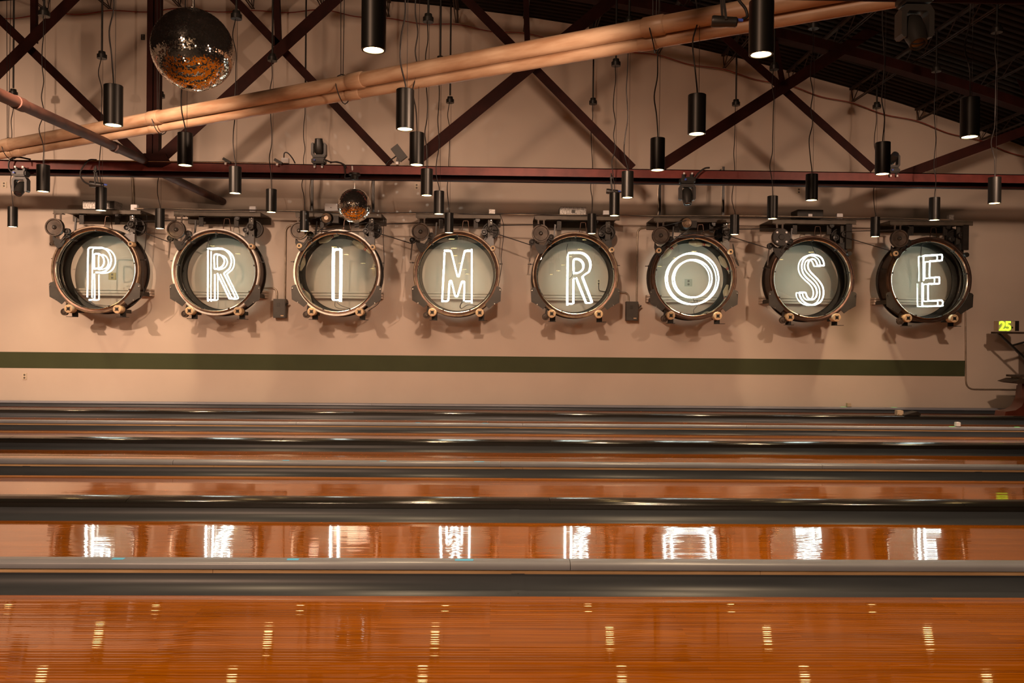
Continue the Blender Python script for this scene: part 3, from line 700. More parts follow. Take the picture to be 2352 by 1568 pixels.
def drum(key):
    c = at(*CEN[key], DY); c = Vector((c.x, 0, c.z)); centre[key] = c
    ltr, nth = names[key]
    t = thing('drum_sign', 'round steel drum on the wall framing a glowing neon letter %s, %s from the left' % (ltr, nth), 'sign', c, 'neon drum signs')
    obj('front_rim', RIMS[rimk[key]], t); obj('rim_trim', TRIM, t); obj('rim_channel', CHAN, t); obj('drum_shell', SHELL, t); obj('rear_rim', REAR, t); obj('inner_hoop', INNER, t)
    obj('glass_pane', PANE, t)
    for cm in CLIPS: obj('pane_clip', cm, t)
    for nm, me, subs in common:
        o = obj(nm, me, t)
        for sn, sme in subs:
            so = obj(sn, sme, o)
            if sn == 'bolt': so['kind'] = 'stuff'
    zf, strokes = NEON[key]
    for st in strokes:
        pts = [at(*zf(x, y), 14.03) for x, y in st]
        pts = curve(pts, 4) if key != 'O' else pts
        pts = [Vector((p.x, 14.03, p.z)) for p in pts]
        MB().tube(pts, .0115, 8).build('neon_tube', M['neon'], t, 60)['label'] = 'glowing white neon tube'
    # blacked-out tube ends and feed wires
    wires = {'P': [[(204, 688), (212, 700), (236, 703), (258, 707)], [(206, 690), (220, 699), (255, 702)]],
             'R': [[(475, 570), (477, 556), (481, 545)], [(483, 568), (479, 556), (481, 546)]],
             'I': [[(770, 690), (770, 704), (785, 709), (806, 710)], [(771, 690), (782, 701), (806, 709)]],
             'M': [[(1066, 691), (1058, 700), (1060, 708), (1075, 700), (1096, 702)], [(1062, 690), (1056, 704), (1060, 709)]],
             'R2': [[(1304, 588), (1301, 574), (1304, 560)], [(1308, 640), (1314, 634), (1315, 622)], [(1316, 638), (1324, 644)]],
             'O': [[(1601, 688), (1601, 702), (1593, 712), (1595, 724)], [(1592, 686), (1594, 694), (1588, 696)]],
             'S': [[(1875, 584), (1868, 572), (1864, 556), (1863, 551)], [(1834, 670), (1832, 682), (1838, 690)]],
             'E': [[(2116, 664), (2118, 620), (2114, 590), (2116, 566)], [(2116, 600), (2117, 566), (2126, 558)]]}[key]
    for wv in wires:
        MB().tube(curve([at(x, y, 14.045) for x, y in wv], 6), .0045, 5).build('feed_wire', M['cable'], t, 60)
    def loc(mb_, nm, mt, parent=t, sm=40):
        o = obj(nm, mb_.mesh(nm, M[mt], smooth=sm), parent); return o
    if key in ('R', 'M', 'R2', 'S'):
        loc(idler(948, 552, 7, 13.97), 'idler', 'darkiron')
        a, b_ = Dm(947, 556, 13.99), Dm(943, 597, 13.99); loc(MB().bar((a.x, 13.99, a.z), (b_.x, 13.99, b_.z), .022, .012), 'lever_arm', 'brown', sm=None)
        a, b_ = Dm(948, 552, 13.98), Dm(962, 556, 13.98); loc(MB().bar((a.x, 13.985, a.z), (b_.x + .02, 13.985, b_.z), .03, .012), 'idler_arm', 'brown', sm=None)
    if key in ('I', 'O', 'E'):
        mb_, c_, r_ = small_roller(965, 567); o = loc(mb_, 'roller', 'wood'); loc(spider(c_, r_, 13.93), 'hub', 'darkiron', o)
    if key == 'P':
        a = Dm(955, 570, 13.98); loc(MB().tube([a + Vector((-.05, 0, 0)), a + Vector((.06, 0, .02))], .02, 10).tube([a + Vector((-.01, -.02, -.02)), a + Vector((.02, -.02, .06))], .012, 8), 'tension_bolt', 'brown')
    if key not in ('S', 'E'):
        mb_, c_, r_ = small_roller(1132, 570); o = loc(mb_, 'roller', 'wood'); loc(spider(c_, r_, 13.93), 'hub', 'darkiron', o)
    else:
        mb_, c_, r_ = small_roller(1132, 570, 5.5); o = loc(mb_, 'roller', 'black')
        a, b_ = Dm(1128, 502, 14.1), Dm(1141, 560, 14.1); loc(MB().box((a.x, 14.0, b_.z), (b_.x, 14.06, a.z)), 'side_frame', 'darkiron', sm=None)
    if key == 'S':
        o = loc(MB().lathe([(.0005, 13.805), (rl * .3, 13.805), (rl * .34, 13.815), (rl * .97, 13.812), (rl * .97, 13.83), (.0005, 13.83)], (LP.x, 0, LP.z), 'y', 32), 'pulley_cover', 'darkiron')
        b_ = MB()
        for k in range(4):
            a = pi / 4 + pi / 2 * k; b_.lathe([(.0005, 13.800), (.017, 13.800), (.017, 13.813)], (LP.x + rl * .75 * cos(a), 0, LP.z + rl * .75 * sin(a)), 'y', 10)
        loc(b_, 'bolt', 'whitebox', o)['kind'] = 'stuff'
    if key in ('I', 'O'):
        mc = Dm(1028, 504, 13.95); r = 11 * K
        o = loc(MB().lathe([(r * .9, 13.90), (r, 13.91), (r * 1.25, 13.95), (r * 1.3, 14.14), (.0005, 14.16)], (mc.x, 0, mc.z), 'y', 28).box((mc.x + .06, 13.96, mc.z - .07), (mc.x + .19, 14.12, mc.z + .05)), 'drive_motor', 'darkiron')
        loc(MB().lathe([(.0005, 13.86), (r * .18, 13.86), (r * .2, 13.87), (r * .42, 13.87), (r * .45, 13.885), (r * .7, 13.88), (r * .74, 13.895), (r, 13.89), (r, 13.905), (.0005, 13.905)], (mc.x, 0, mc.z), 'y', 28), 'motor_pulley', 'rimbronze', o)
        for p1, p2 in (((966, 512), (1026, 497)), ((988, 548), (1036, 514)), ((1010, 531), (1126, 512)), ((998, 535), (1110, 534))):
            a, b_ = Dm(*p1, 13.88), Dm(*p2, 13.88 if p2[0] < 1100 else 14.02); loc(MB().tube([a, b_], .0075, 6), 'drive_belt', 'cable', sm=60)
    return t
drums = {k: drum(k) for k in CEN}
# hanging cables down the right of some drums
for key, cv in (('P', [(322, 488), (336, 492), (337, 520), (334, 560), (330, 600), (328, 650), (330, 672), (318, 690), (300, 702)]),
                ('I', [(876, 494), (882, 508), (880, 540), (882, 600), (876, 660), (870, 695), (845, 714)]),
                ('M', [(1149, 494), (1156, 515), (1156, 545), (1151, 590), (1152, 610), (1146, 650)]),
                ('O', [(1684, 565), (1690, 600), (1697, 610), (1690, 590), (1686, 570), (1683, 560), (1686, 585), (1695, 608)])):
    tag(MB().tube(curve([at(x, y, 13.99) for x, y in cv], 6), .006, 5).build('loose_cable', M['cable'], None, 60), 'black cable hanging down the right side of the letter %s drum' % key, 'cable', 'loose cables on the drums')
# belts between neighbouring drums
for a, b_ in (('P', 'R'), ('I', 'M'), ('M', 'R2'), ('O', 'S'), ('S', 'E')):
    ca, cb = centre[a], centre[b_]
    def dl(c, px, py, Y): p = Dm(px, py, Y); return Vector((p.x + c.x, Y, p.z + c.z))
    mb = MB().tube([dl(ca, 1126, 518, 13.995), dl(cb, 966, 511.5, 13.81)], .0075, 6).tube([dl(ca, 1126, 532, 13.995), dl(cb, 946, 559.5, 13.90)], .0075, 6)
    tag(mb.build('drive_belt', M['cable'], None, 60), 'thin dark belt running from the letter %s drum right to the %s drum' % (names[a][0], names[b_][0]), 'belt', 'belts between drums')
# bowling pins lying in the I and O drums
pin_prof = [(.0005, 0), (.026, 0), (.029, .006), (.036, .035), (.0485, .075), (.0565, .105), (.0605, .118), (.0595, .14), (.053, .175), (.041, .21), (.0295, .237), (.0245, .26), (.0235, .275), (.0255, .305), (.0305, .335), (.032, .347), (.030, .362), (.022, .376), (.010, .3805), (.0005, .381)]
pin_me = MB().lathe(pin_prof, (0, 0, 0), 'z', 24).mesh('pin_body', M['pin'], smooth=50)
band_me = MB().lathe([(.0299, .2375), (.0262, .251), (.0262, .252), (.0285, .2368)], (0, 0, 0), 'z', 24, closed=True).lathe([(.0252, .2605), (.0245, .276), (.0260, .2768), (.0262, .2595)], (0, 0, 0), 'z', 24, closed=True).mesh('neck_band', M['pinred'], smooth=50)
def pin(key, p0, p1, Y0, Y1, lab):
    a, b_ = at(*p0, Y0), at(*p1, Y1); d = (b_ - a).normalized()
    c = centre[key]; 
    t = thing('bowling_pin', lab, 'pin', a, 'bowling pins inside the drums'); t.rotation_mode = 'QUATERNION'; t.rotation_quaternion = d.to_track_quat('Z', 'Y')
    obj('pin_body', pin_me, t); obj('neck_band', band_me, t)
pin('I', (733, 556), (773, 539), 14.30, 14.27, 'bowling pin at the top left inside the letter I drum')
pin('I', (811, 554), (845, 576), 14.30, 14.27, 'bowling pin at the top right inside the letter I drum')
pin('I', (689, 621), (700, 579), 14.30, 14.27, 'bowling pin with red mark standing at the left inside the letter I drum')
pin('I', (714, 695), (694, 663), 14.30, 14.27, 'bowling pin at the lower left inside the letter I drum')
pin('I', (862, 634), (862, 602), 14.30, 14.20, 'bowling pin edge showing at the right inside the letter I drum')
pin('O', (1582, 557), (1626, 562), 14.30, 14.27, 'bowling pin lying at the top inside the letter O drum')
pin('O', (1652, 588), (1675, 622), 14.30, 14.27, 'bowling pin at the upper right inside the letter O drum')
pin('O', (1517, 594), (1546, 568), 14.30, 14.27, 'bowling pin at the upper left inside the letter O drum')
pin('O', (1671, 655), (1666, 686), 14.30, 14.20, 'bowling pin at the lower right inside the letter O drum')
pin('O', (1606, 728), (1640, 719), 14.30, 14.24, 'bowling pin at the bottom inside the letter O drum')

# ------------------------------------------------------------------ electrical boxes, conduits, outlets
def bx(px0, py0, px1, py1, Y, dp):
    a, b_ = at(px0, py0, Y), at(px1, py1, Y); return (min(a.x, b_.x), Y, min(a.z, b_.z)), (max(a.x, b_.x), Y + dp, max(a.z, b_.z))
def bevel_box(lo, hi, r=.004):
    bm = bmesh.new(); bmesh.ops.create_cube(bm, size=1)
    for v in bm.verts: v.co = Vector([(lo[i] + hi[i]) / 2 + v.co[i] * (hi[i] - lo[i]) for i in range(3)])
    bmesh.ops.bevel(bm, geom=bm.edges, offset=r, segments=2, affect='EDGES')
    mb = MB(); bm.verts.index_update(); mb.add([v.co.copy() for v in bm.verts], [tuple(v.index for v in f.verts) for f in bm.faces]); bm.free(); return mb
def boxthing(name, lab, cat, px, Y, dp, mat, group=None, lid=None, knob=None):
    lo, hi = bx(*px, Y, dp); t = thing(name, lab, cat, ((lo[0] + hi[0]) / 2, Y, lo[2]), group)
    bevel_box(lo, hi).build('body', M[mat], t)
    if lid: bevel_box((lo[0] + .008, Y - .008, lo[2] + .008), (hi[0] - .008, Y + .002, hi[2] - .008), .003).build('cover', M[lid], t)
    if knob:
        l2, h2 = bx(*knob[0], Y - .012, .012); bevel_box(l2, h2, .002).build('plate', M[knob[1]], t)
    return t
TRF = 'transformer boxes on the drum beams'
boxthing('transformer_box', 'speckled galvanised box standing on the beam above the letter P', 'box', (190, 460, 263, 480), 14.12, .30, 'galv', TRF, None, ((252, 462, 262, 478), 'plate'))
boxthing('transformer_box', 'bright white box beside the small mirror ball, above the letter I', 'box', (746, 467, 790, 486.5), 14.04, .28, 'whitebox', TRF, None, ((759, 475.5, 761, 477.5), 'black'))
boxthing('transformer_box', 'galvanised box with small grey tag above the second letter R', 'box', (1286, 475, 1346, 495), 14.10, .30, 'galv', TRF, None, ((1313, 482, 1321, 489), 'plate'))
boxthing('transformer_box', 'dark green-grey box with white tag above the letter S', 'box', (1832, 481, 1891, 501), 14.08, .32, 'darkiron', TRF, None, ((1857, 491, 1866, 498), 'whitebox'))
JB = 'small junction boxes along the conduit'
for lab, px in (('small pale junction box right of the galvanised box over the letter P', (300, 469.5, 314, 483)), ('small pale junction box at the right end of the first R beam', (572.5, 473.5, 587, 485.5)),
                ('small pale junction box beside the pendant over the second R', (1385.5, 483, 1399, 495)), ('small dark and silver junction box over the letter M', (1123, 480.5, 1137, 491.5)),
                ('small connector box on the right end of the letter S beam', (1923, 490, 1936, 502)), ('small silver connector box on the letter E beam', (2180, 493, 2191, 505))):
    boxthing('junction_box', lab, 'box', px, 14.03, .08, 'galv' if 'dark' in lab or 'silver' in lab else 'whitebox', JB, None, None)
# main horizontal conduit with straps
cp = [(308, 481), (600, 485), (940, 493), (1180, 494.5), (1520, 498), (1720, 498), (2000, 503), (2180, 507)]
t = thing('conduit', 'long thin steel conduit running along the tops of all the drums', 'conduit', at(308, 481, 14.02), 'wall conduits')
MB().tube([at(x, y - 2.5, 14.01) for x, y in cp], .010, 8).build('pipe_run', M['conduit'], t, 60)
MB().tube([at(x, y - 1 + 1.2 * sin(x * .03), 13.995) for x, y in [(330 + i * 30, 481 + (i * 30) * .0135) for i in range(61)]], .007, 6).build('taped_cable', M['cable'], t, 60)
def conduit(lab, pts, Y, r=.014, rad=.12, mat='conduit'):
    o = MB().tube(fillet([at(x, y, Y) if len(pt) == 2 else at(x, y, pt[2]) for pt in pts for x, y in [pt[:2]]], rad), r, 10).build('conduit', M[mat], None, 60)
    return tag(o, lab, 'conduit', 'wall conduits')
conduit('bent conduit dropping down the wall to the box over the letter P', [(255, 399), (304, 400), (307, 470)], YW - .03, .022)
conduit('conduit loop from the first switch box up to the letter I drum', [(654, 688), (656, 518), (700, 514)], YW - .03)
conduit('short bent conduit from the first R drum to the first switch box', [(585, 661), (636, 661), (636, 690)], YW - .03)
conduit('conduit loop from the second switch box up to the letter O drum', [(1462, 694), (1464, 523), (1560, 523), (1574, 530)], YW - .03)
conduit('short bent conduit from the second R drum to the second switch box', [(1405, 672), (1444, 672), (1444, 698)], YW - .03)
conduit('thin conduit dropping below the letter E drum and turning right', [(2217.5, 700), (2218.5, 893.5), (2356, 894.5)], YW - .015, .013, .16)
for px, lab in (((627.5, 686, 655, 730), 'dark metal switch box on the wall between the first R and the I'), ((1439, 692, 1466, 736), 'dark metal switch box on the wall between the second R and the O')):
    t = boxthing('switch_box', lab, 'box', px, YW - .16, .15, 'greendisc', 'switch boxes', 'greendisc', ((px[0] + 8, px[1] + 9, px[0] + 15, px[1] + 18), 'plate'))
    a = at(px[2], px[1] + 17, YW - .1); MB().bar((a.x, YW - .1, a.z), (a.x + .05, YW - .12, a.z + .06), .025, .02).build('switch_lever', M['black'], t, None)
    a = at(px[2] - 8, px[3] - 5, YW - .175); MB().box((a.x - .02, YW - .172, a.z - .008), (a.x + .03, YW - .166, a.z + .012)).build('latch', M['wood'], t, None)
for px, lab, y0 in ((716.5, 'vertical steel strut hanging left of the small mirror ball', 485), (857, 'vertical steel strut hanging right of the small mirror ball', 488), (1514.5, 'vertical steel strut above the left end of the letter O beam', 494), (1660, 'vertical steel strut above the right end of the letter O beam', 496)):
    a, b_ = at(px, 383, 14.3), at(px, y0, 14.3); t = thing('hanging_strut', lab, 'strut', b_, 'vertical hanging struts')
    MB().box((b_.x - .021, 14.28, b_.z), (b_.x + .021, 14.32, a.z)).build('channel', M['black'], t, None)
    MB().tube(curve([Vector((b_.x - .028 + .008 * sin(k * 1.3), 14.27, b_.z + (a.z - b_.z) * k / 8)) for k in range(9)], 3), .007, 5).build('strapped_wire', M['conduit'], t, 60)
    MB().box((b_.x - .02, 14.30, a.z - .06), (b_.x + .02, YW, a.z - .02)).build('wall_bracket', M['black'], t, None)
def outlet(px, py, w_, h_, lab, style='outlet'):
    lo, hi = bx(px - w_ / 2, py - h_ / 2, px + w_ / 2, py + h_ / 2, YW - .012, .014); t = thing('wall_outlet', lab, 'outlet', ((lo[0] + hi[0]) / 2, YW, lo[2]), 'wall outlets')
    bevel_box(lo, hi, .003).build('plate', M[style], t)
    cx, cz = (lo[0] + hi[0]) / 2, (lo[2] + hi[2]) / 2; hh = hi[2] - lo[2]
    for s_ in (-1, 1): MB().lathe([(.0005, -.004), (hh * .14, -.004), (hh * .15, 0)], (cx, YW - .012, cz + s_ * hh * .22), 'y', 12).build('socket', M['outletgrey'], t)
outlet(56, 864, 10, 15, 'pale outlet on the wall below the green stripe at far left')
outlet(957, 428, 10, 15, 'pale outlet on the wall above the letter M')
outlet(1835, 438, 10, 15, 'pale outlet on the wall above the letter S')
outlet(328, 85, 9, 13, 'dark little outlet high on the wall left of the big mirror ball', 'plate')
outlet(257.5, 634, 17, 17, 'square tan outlet behind the glass of the letter P', 'outlettan')
outlet(1375, 648, 9, 14, 'outlet with a plugged cord behind the glass of the second R')
outlet(1581.5, 649, 17, 17, 'square grey outlet behind the glass of the letter O', 'outletmid')
tag(MB().tube(curve([at(x, y, YW - .03) for x, y in ((1375, 650), (1375, 662), (1379, 668), (1396, 670), (1402, 672))], 6), .006, 5).build('power_cord', M['cable'], None, 60), 'thin cord from the outlet behind the second R', 'cord')
outlet(9, 424, 12, 14, 'pale outlet at the far left edge under the truss')

# ------------------------------------------------------------------ mirror balls
def mirror_ball(px, py, rpx, Y, tile, lab, top_px):
    c = at(px, py, Y); R = rpx * Y / F
    t = thing('mirror_ball', lab, 'mirror ball', c - Vector((0, 0, R)), 'mirror balls')
    MB().lathe([(max(.0005, (R - .004) * sin(pi * k / 24)), -(R - .004) * cos(pi * k / 24)) for k in range(25)], c, 'z', 32).build('core', M['grout'], t)
    r = random.Random(int(px)); mb = MB(); rows = int(pi * R / tile)
    for i in range(rows):
        la = -pi / 2 + pi * (i + .5) / rows; rr_ = R * cos(la); nt = max(4, int(2 * pi * rr_ / tile))
        off = r.random() * 6
        for j in range(nt):
            lo_ = 2 * pi * j / nt + off; nrm = Vector((cos(la) * cos(lo_), cos(la) * sin(lo_), sin(la)))
            e1 = Vector((-sin(lo_), cos(lo_), 0)); e2 = nrm.cross(e1)
            n2 = (nrm + e1 * r.gauss(0, .034) + e2 * r.gauss(0, .034)).normalized(); a1 = (e1 - n2 * e1.dot(n2)).normalized(); a2 = n2.cross(a1)
            h1 = min(pi * rr_ / nt, tile * .5) * .94; h2 = tile * .47; p = c + nrm * R
            k = len(mb.v); mb.v += [p - a1 * h1 - a2 * h2, p + a1 * h1 - a2 * h2, p + a1 * h1 + a2 * h2, p - a1 * h1 + a2 * h2]; mb.f.append((k, k + 1, k + 2, k + 3))
    o = mb.build('mirror_tiles', M['mirror'], t, None, fix=False); o['kind'] = 'stuff'
    return t, c, R
t, c, R = mirror_ball(443.5, 115, 90.5, 7.9, .0115, 'large mirror ball hanging at the upper left in front of the truss post', 0)
MB().lathe([(.05, R - .006), (.05, R + .012), (.012, R + .02), (.012, R + .13), (.02, R + .14)], c, 'z', 16).build('collar', M['chrome'], t)
MB().tube([c + Vector((0, 0, R + .13)), Vector((c.x, c.y, roof(c.x) - .01))], .008, 8).build('hanging_rod', M['chrome'], t, 60)
MB().lathe([(.02, R + .135), (.075, R + .14), (.085, R + .16), (.085, R + .25), (.01, R + .26)], c, 'z', 20).build('motor', M['black'], t)
t, c, R = mirror_ball(814, 472, 38.5, 12.42, .0105, 'small mirror ball hanging from the truss above the letter I', 0)
MB().lathe([(.022, R - .004), (.022, R + .008), (.006, R + .012), (.006, R + .11)], c, 'z', 12).build('collar', M['chrome'], t)
mz = at(811, 401, 12.42).z - c.z
MB().lathe([(.02, mz - .08), (.05, mz - .075), (.062, mz - .02), (.088, mz - .01), (.088, mz + .02), (.03, mz + .03)], c, 'z', 20).build('motor', M['darkiron'], t)
MB().tube([c + Vector((-.03, 0, mz + .02)), c + Vector((-.03, -.05, mz + .12))], .012, 8).build('clamp', M['whitebox'], t)
MB().tube(curve([at(x, y, 12.36) for x, y in ((805, 408), (793, 408), (793, 395), (788, 378), (770, 372), (758, 374))], 6), .010, 6).build('power_lead', M['cable'], t, 60)

l = bpy.data.lights.new('sparkle_helper', 'SPOT'); l.energy = 42; l.color = (1, .9, .78); l.spot_size = radians(160); l.spot_blend = 1; l.shadow_soft_size = .002  # added dot-pattern lamp behind the ball, standing in for its reflected spots
lo = bpy.data.objects.new('sparkle_helper', l); C.objects.link(lo); lo.location = c + Vector((0, R + .02, 0)); lo.rotation_euler = (pi / 2, 0, 0)
l.use_nodes = True; nt = l.node_tree; em = nt.nodes['Emission']
tc = nt.nodes.new('ShaderNodeTexCoord'); vo = nt.nodes.new('ShaderNodeTexVoronoi'); vo.voronoi_dimensions = '2D'; vo.inputs['Scale'].default_value = 9.0
ma = nt.nodes.new('ShaderNodeMapRange'); ma.interpolation_type = 'SMOOTHSTEP'
ma.inputs[1].default_value = .05; ma.inputs[2].default_value = .12; ma.inputs[3].default_value = 1; ma.inputs[4].default_value = 0
nt.links.new(tc.outputs['Normal'], vo.inputs['Vector']); nt.links.new(vo.outputs['Distance'], ma.inputs[0]); nt.links.new(ma.outputs[0], em.inputs['Strength'])

# ------------------------------------------------------------------ stage lights
def moving_head(px, py, Y, wpx, up, tilt, lab, cable=None, beam_dir=-1):
    """px,py: centre of the yoke arms; wpx: yoke width in surveyed pixels"""
    c = at(px, py, Y); s_ = wpx * Y / F / .24; sg = 1 if up else -1
    t = thing('moving_head', lab, 'stage light', c, 'moving head stage lights')
    def P(x, y, zv): return c + Vector((x, y, zv * sg)) * s_
    mb = MB()
    lo = P(-.11, -.09, -.245); hi = P(.11, .09, -.155)
    o = bevel_box((lo.x, lo.y, min(lo.z, hi.z)), (hi.x, hi.y, max(lo.z, hi.z)), .018 * s_).build('base', M['fixture'], t)
    # yoke: chamfered U
    out = [(-.12, .07), (-.12, -.10), (-.09, -.145), (.09, -.145), (.12, -.10), (.12, .07), (.105, .09), (.082, .09), (.082, -.08), (.065, -.10), (-.065, -.10), (-.082, -.08), (-.082, .09), (-.105, .09)]
    poly = [(c.x + x * s_, c.z + zv * sg * s_) for x, zv in out]
    MB().prism(poly if sg > 0 else poly[::-1], c.y - .055 * s_, c.y + .055 * s_).build('yoke', M['fixgrey'], t, None)
    # head
    hd = MB(); dv = Vector((0, -sin(tilt), cos(tilt) * sg)); dv.normalize(); hc = c + Vector((0, 0, .03 * sg)) * s_
    q = dv.to_track_quat('Z', 'Y'); prf = [(.0005, -.12), (.05, -.12), (.072, -.09), (.078, -.02), (.074, .05), (.064, .10), (.060, .135), (.05, .135), (.05, .128)]
    k = MB().lathe([(r_ * s_, h * s_) for r_, h in prf] + [(.0005, .126 * s_)], (0, 0, 0), 'z', 20)
    hd.add([hc + q @ v for v in k.v], k.f); ho = hd.build('head', M['fixture'], t, 40)
    k = MB().lathe([(.0005, .134 * s_), (.030 * s_, .132 * s_), (.048 * s_, .127 * s_)], (0, 0, 0), 'z', 20); l_ = MB(); l_.add([hc + q @ v for v in k.v], k.f); l_.build('lens', M['lens'], ho, 40)
    cl = MB()
    for sx in (-1, 1): cl.box(tuple(min(a, b2) for a, b2 in zip(P(sx * .06 - .018, -.03, -.30), P(sx * .06 + .018, .03, -.24))), tuple(max(a, b2) for a, b2 in zip(P(sx * .06 - .018, -.03, -.30), P(sx * .06 + .018, .03, -.24))))
    cl.build('clamp', M['fixture'], t, None)
    p = P(-.05, -.095, -.2); MB().tube([p, p + Vector((0, -.03 * s_, 0))], .014 * s_, 8).build('blue_plug', M['blue'], t, 60)['label'] = 'blue power plug'
    for sx in (-1, 1):
        e = P(sx * .06, 0, -.30); MB().box((e.x - .012, e.y - .06, e.z - .014), (e.x + .012, e.y - .045, e.z + .014)).build('white_tag', M['whitebox'], t, None)
    if cable:
        MB().tube(curve([at(x, y, Y - .06) for x, y in cable], 6), .013 * s_, 6).build('power_lead', M['cable'], t, 60)
    return t
moving_head(48, 428, 12.36, 34, False, .7, 'moving head light hanging from the truss at the far left', [(32, 402), (20, 385), (24, 366), (42, 361), (70, 366)])
moving_head(733, 342, 12.40, 34, True, .3, 'moving head light standing upright on the truss above the letter I', [(745, 366), (760, 372), (775, 372), (790, 378), (795, 386)])
moving_head(1578, 446, 12.36, 37, False, .35, 'moving head light hanging from the truss above the letter O', [(1590, 420), (1602, 400), (1618, 387), (1630, 385)])
moving_head(2100, 62, 5.60, 76, False, .5, 'large dark moving head light hanging in the upper right corner', None)
moving_head(2050, 368, 12.40, 30, True, 1.1, 'moving head light half hidden behind the pendant at right on the truss', None)
def profile_light(px, py, Y, lpx, lab, cable, yaw=0., beam=None):
    c = at(px, py, Y); L = lpx * Y / F; r = L * .22
    t = thing('profile_light', lab, 'stage light', c, 'small profile spotlights')
    d = Vector((cos(yaw), -sin(yaw), -.08)).normalized()
    MB().tube([c - d * L * .5, c - d * L * .42, c - d * L * .1, c + d * L * .1, c + d * L * .45, c + d * L * .5], [r * .95, r * 1.05, r, r * .92, r * .9, r * .7], 20).build('barrel', M['fixture'], t, 40)
    MB().tube([c - d * L * .505, c - d * L * .50], r * .85, 20).build('lens', M['lens'], t, 40)
    mb = MB(); top = c + Vector((0, 0, L * .95))
    for s_ in (-1, 1): mb.bar(c + Vector((0, s_ * r * 1.1, 0)), top + Vector((-.1 * L, s_ * r * .6, 0)), L * .10, L * .04)
    mb.bar(top + Vector((-.12 * L, -r, 0)), top + Vector((-.08 * L, r, 0)), L * .10, L * .05, (0, 0, 1))
    mb.build('bracket', M['fixgrey'], t, None)
    p = c + d * L * .5 + Vector((0, 0, r * .4)); MB().tube([p, p + d * L * .22], r * .3, 8).build('blue_plug', M['blue'], t, 60)['label'] = 'blue power plug'
    zc = top + Vector((-.1 * L, 0, .0)); MB().tube([zc, Vector((zc.x, zc.y, max(zc.z + L * .2, 3.72)))], L * .06, 8).box((zc.x - L * .1, zc.y - L * .1, zc.z + L * .1), (zc.x + L * .1, zc.y + L * .1, zc.z + L * .3)).build('clamp', M['fixture'], t, None)
    if cable: MB().tube(curve([at(x, y, Y - .02) for x, y in cable], 6), L * .06, 8).build('power_lead', M['cable'], t, 60)
    return t
profile_light(1664, 50, 5.45, 58, 'profile spotlight with blue plug hanging over the tan pipes at top right', [(1705, 44), (1716, 38), (1712, 20), (1698, 2), (1690, -14)], .15)
profile_light(1406, 440, 12.3, 27, 'profile spotlight hanging from the truss above the second R', [(1420, 442), (1430, 441)], .05)
t = profile_light(222, 424, 12.3, 30, 'profile spotlight on a twin bracket under the truss above the letter P', [(206, 424), (192, 416), (184, 400), (190, 384), (204, 368), (222, 367)], -.3)
# tilted flat floodlight
c = at(917, 352, 12.4); t = thing('flood_light', 'small black flat floodlight tilted on the truss right of the diagonal', 'stage light', c)
d = Vector((.62, 0, -.78)).normalized(); MB().bar(c - d * .12 - Vector((0, .02, 0)), c + d * .12 - Vector((0, .02, 0)), .13, .05).build('panel', M['fixture'], t, None)
p = at(913, 376, 12.4); MB().bar(c, p, .05, .05).build('bracket', M['fixgrey'], t, None)
MB().box((p.x - .02, 12.34, p.z - .02), (p.x + .02, 12.42, p.z + .02)).build('white_tag', M['whitebox'], t, None)
MB().tube(curve([c, at(905, 362, 12.38), at(893, 370, 12.38), at(886, 378, 12.38)], 6), .010, 6).build('power_lead', M['cable'], t, 60)
# socket box on the chord and small clamps
t = boxthing('socket_box', 'small white socket box on top of the truss chord', 'box', (646, 362, 662, 374), 12.36, .08, 'whitebox')
MB().tube(curve([at(x, y, 12.38) for x, y in ((652, 362), (653, 352), (658, 350), (664, 354), (672, 364), (678, 375))], 6), .009, 6).build('power_lead', M['cable'], t, 60)
for k, (x, y) in enumerate(((519, 372), (637, 374))):
    a = at(x, y, 12.35); tg = thing('beam_clamp', ['small dark beam clamp on the truss chord above the second pendant of the fourth row', 'small dark beam clamp on the truss chord touching the white socket box'][k], 'clamp', a, 'beam clamps')
    MB().bar(a + Vector((-.04, 0, .05)), a + Vector((.07, 0, -.01)), .04, .05).build('jaw', M['fixture'], tg, None)
    MB().box((a.x - .01, 12.31, a.z - .045), (a.x + .018, 12.33, a.z - .015)).build('white_tag', M['whitebox'], tg, None)
t = MB().tube([at(102, 367.5, 12.37), at(640, 374, 12.37)], .009, 8).build('conduit', M['chrome'], None, 60); tag(t, 'thin bright conduit lying on top of the truss chord at left', 'conduit', 'wall conduits')

# ------------------------------------------------------------------ right edge: lane number sign, ball return
a, b_ = at(2294, 737, 14.0), at(2338, 760, 14.0)
t = thing('lane_number_sign', 'lit lane number sign reading 25 at the right edge', 'sign', (a.x, 14, b_.z))
MB().box((a.x, 14.0, b_.z), (b_.x, 14.14, a.z)).build('case', M['woodpale'], t, None)
e = at(2332, 760, 13.99); MB().box((e.x, 13.985, b_.z), (b_.x + .01, 14.14, a.z + .005)).build('end_cap', M['black'], t, None)
for x in (2319, 2325):
    e = at(x, 752, 13.99); MB().lathe([(.0005, 13.988), (.016, 13.988), (.018, 14.002)], (e.x, 0, e.z), 'y', 12).build('knob', M['black'], t)
fc = bpy.data.curves.new('digits', 'FONT'); fc.body = '25'; fc.size = .225; fc.extrude = .006; fc.offset = .006; fc.space_character = .92
fo = bpy.data.objects.new('digits_tmp', fc); C.objects.link(fo); bpy.context.view_layer.update()
me = bpy.data.meshes.new_from_object(fo.evaluated_get(bpy.context.evaluated_depsgraph_get())); bpy.data.objects.remove(fo)
me.materials.clear(); me.materials.append(M['digit'])
dg = at(2294.5, 758.5, 13.985)
do = obj('digits', me, t); do.location = dg - org(t); do.rotation_euler = (pi / 2, 0, 0); do['label'] = 'glowing lime number 25'
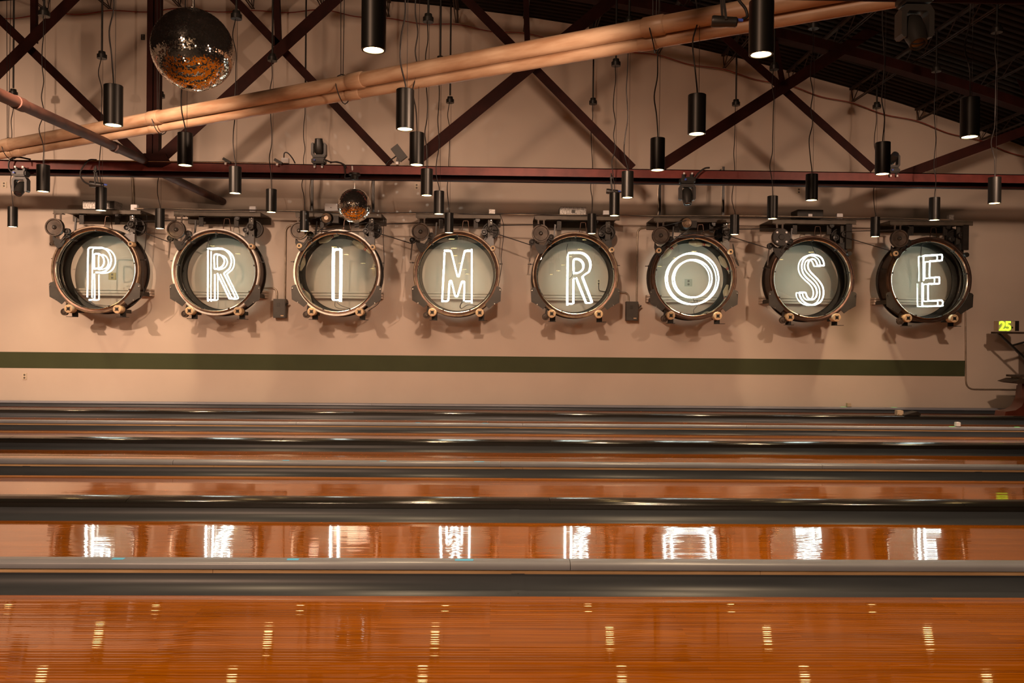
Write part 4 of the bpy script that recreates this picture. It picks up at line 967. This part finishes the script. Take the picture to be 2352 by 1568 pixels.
e0, e1 = at(2289, 764, 14.0), at(2420, 764, 14.0); MB().box((e0.x, 13.98, e0.z - .014), (e1.x, 14.16, e0.z + .02)).build('shelf_arm', M['brown'], t, None)
MB().bar(at(2292, 764, 14.05), at(2372, 840, 14.05), .035, .04).build('strut', M['black'], t, None)
MB().bar(at(2325, 793, 14.05), at(2400, 773, 14.05), .03, .03).build('strut', M['black'], t, None)
e1 = at(2360, 764, 14.05); MB().box((e1.x, 14.0, .02), (e1.x + .12, 14.12, e1.z + .04)).build('column', M['black'], t, None)
# ball return
bp = at(2350, 930, 13.75); t = thing('ball_return', 'dark ball return stand with flared mahogany foot at the right edge', 'ball return', (bp.x, 13.75, 0))
x0 = at(2347, 900, 13.75).x
fl = [(at(x, y, 13.70).x, max(at(x, y, 13.70).z, .006)) for x, y in ((2303, 944), (2326, 941), (2340, 932), (2349, 912), (2352, 886))]
MB().prism([(fl[0][0] - .02, .006)] + fl + [(fl[-1][0] + .9, fl[-1][1]), (fl[-1][0] + .9, .006)], 13.62, 13.9).build('flared_foot', M['mahogany'], t, 40)
p0 = at(2346, 866, 13.74); MB().box((p0.x, 13.72, .05), (p0.x + .10, 13.84, p0.z)).build('column', M['mahogany'], t, None)
tr = [at(x, y, 13.7) for x, y in ((2311, 876), (2332, 868.5), (2420, 869), (2420, 878), (2326, 880))]
MB().prism([(q_.x, q_.z) for q_ in tr], 13.55, 13.95).build('ball_tray', M['brown'], t, None)
e0 = at(2331, 861, 13.7); MB().box((e0.x, 13.56, e0.z - .035), (e0.x + .8, 13.94, e0.z)).build('top_shelf', M['brown'], t, None)
e0 = at(2341, 868, 13.68); MB().box((e0.x, 13.6, e0.z - .02), (e0.x + .7, 13.9, e0.z + .03)).build('pale_rim', M['woodpale'], t, None)
# little devices on the far cappings
yc = EDGE[5] + .37; p = at(2058, 952, yc); q_ = at(2072, 944, yc)
t = thing('lane_sensor', 'small pale sensor with dark wedge on the farthest black cover at right', 'sensor', (p.x, yc, .1))
bevel_box((p.x, yc - .05, .100), (q_.x, yc + .05, .100 + .075), .006).build('case', M['woodpale'], t)
w0, w1 = at(2078, 955, yc).x, at(2108, 955, yc).x
MB().prism([(q_.x - .01, .1), (w1, .1), (w1, .135), (w1 - .05, .165), (w0 - .02, .118)], yc - .09, yc + .09).build('wedge', M['darkiron'], t, None)
for xx in (.15, .85): MB().lathe([(.0005, -.008), (.008, -.006), (.008, 0)], (p.x + (q_.x - p.x) * xx, yc - .05, .115), 'y', 8).build('stud', M['chrome'], t)
for (px, i, lab) in ((2199, 4, 'small white reflector cube on the third pale capping at right'), (1949, 6, 'small grey reflector cube on the farthest capping by the wall')):
    yc = EDGE[i] + .28; x_ = at(px, 980 if i == 4 else 936, yc).x; zt_ = .106 if i == 4 else .080; s_ = .030 if i == 4 else .034
    t = thing('reflector_cube', lab, 'reflector', (x_, yc, zt_), 'reflector cubes')
    bevel_box((x_ - s_, yc - s_, zt_ + .004), (x_ + s_, yc + s_, zt_ + .004 + s_ * 1.9), .004).build('cube_body', M['whitebox'] if i == 4 else M['woodpale'], t)
    MB().box((x_ - s_ * 1.1, yc - s_ * 1.1, zt_), (x_ + s_ * 1.1, yc + s_ * 1.1, zt_ + .005)).build('foot', M['plate'], t, None)
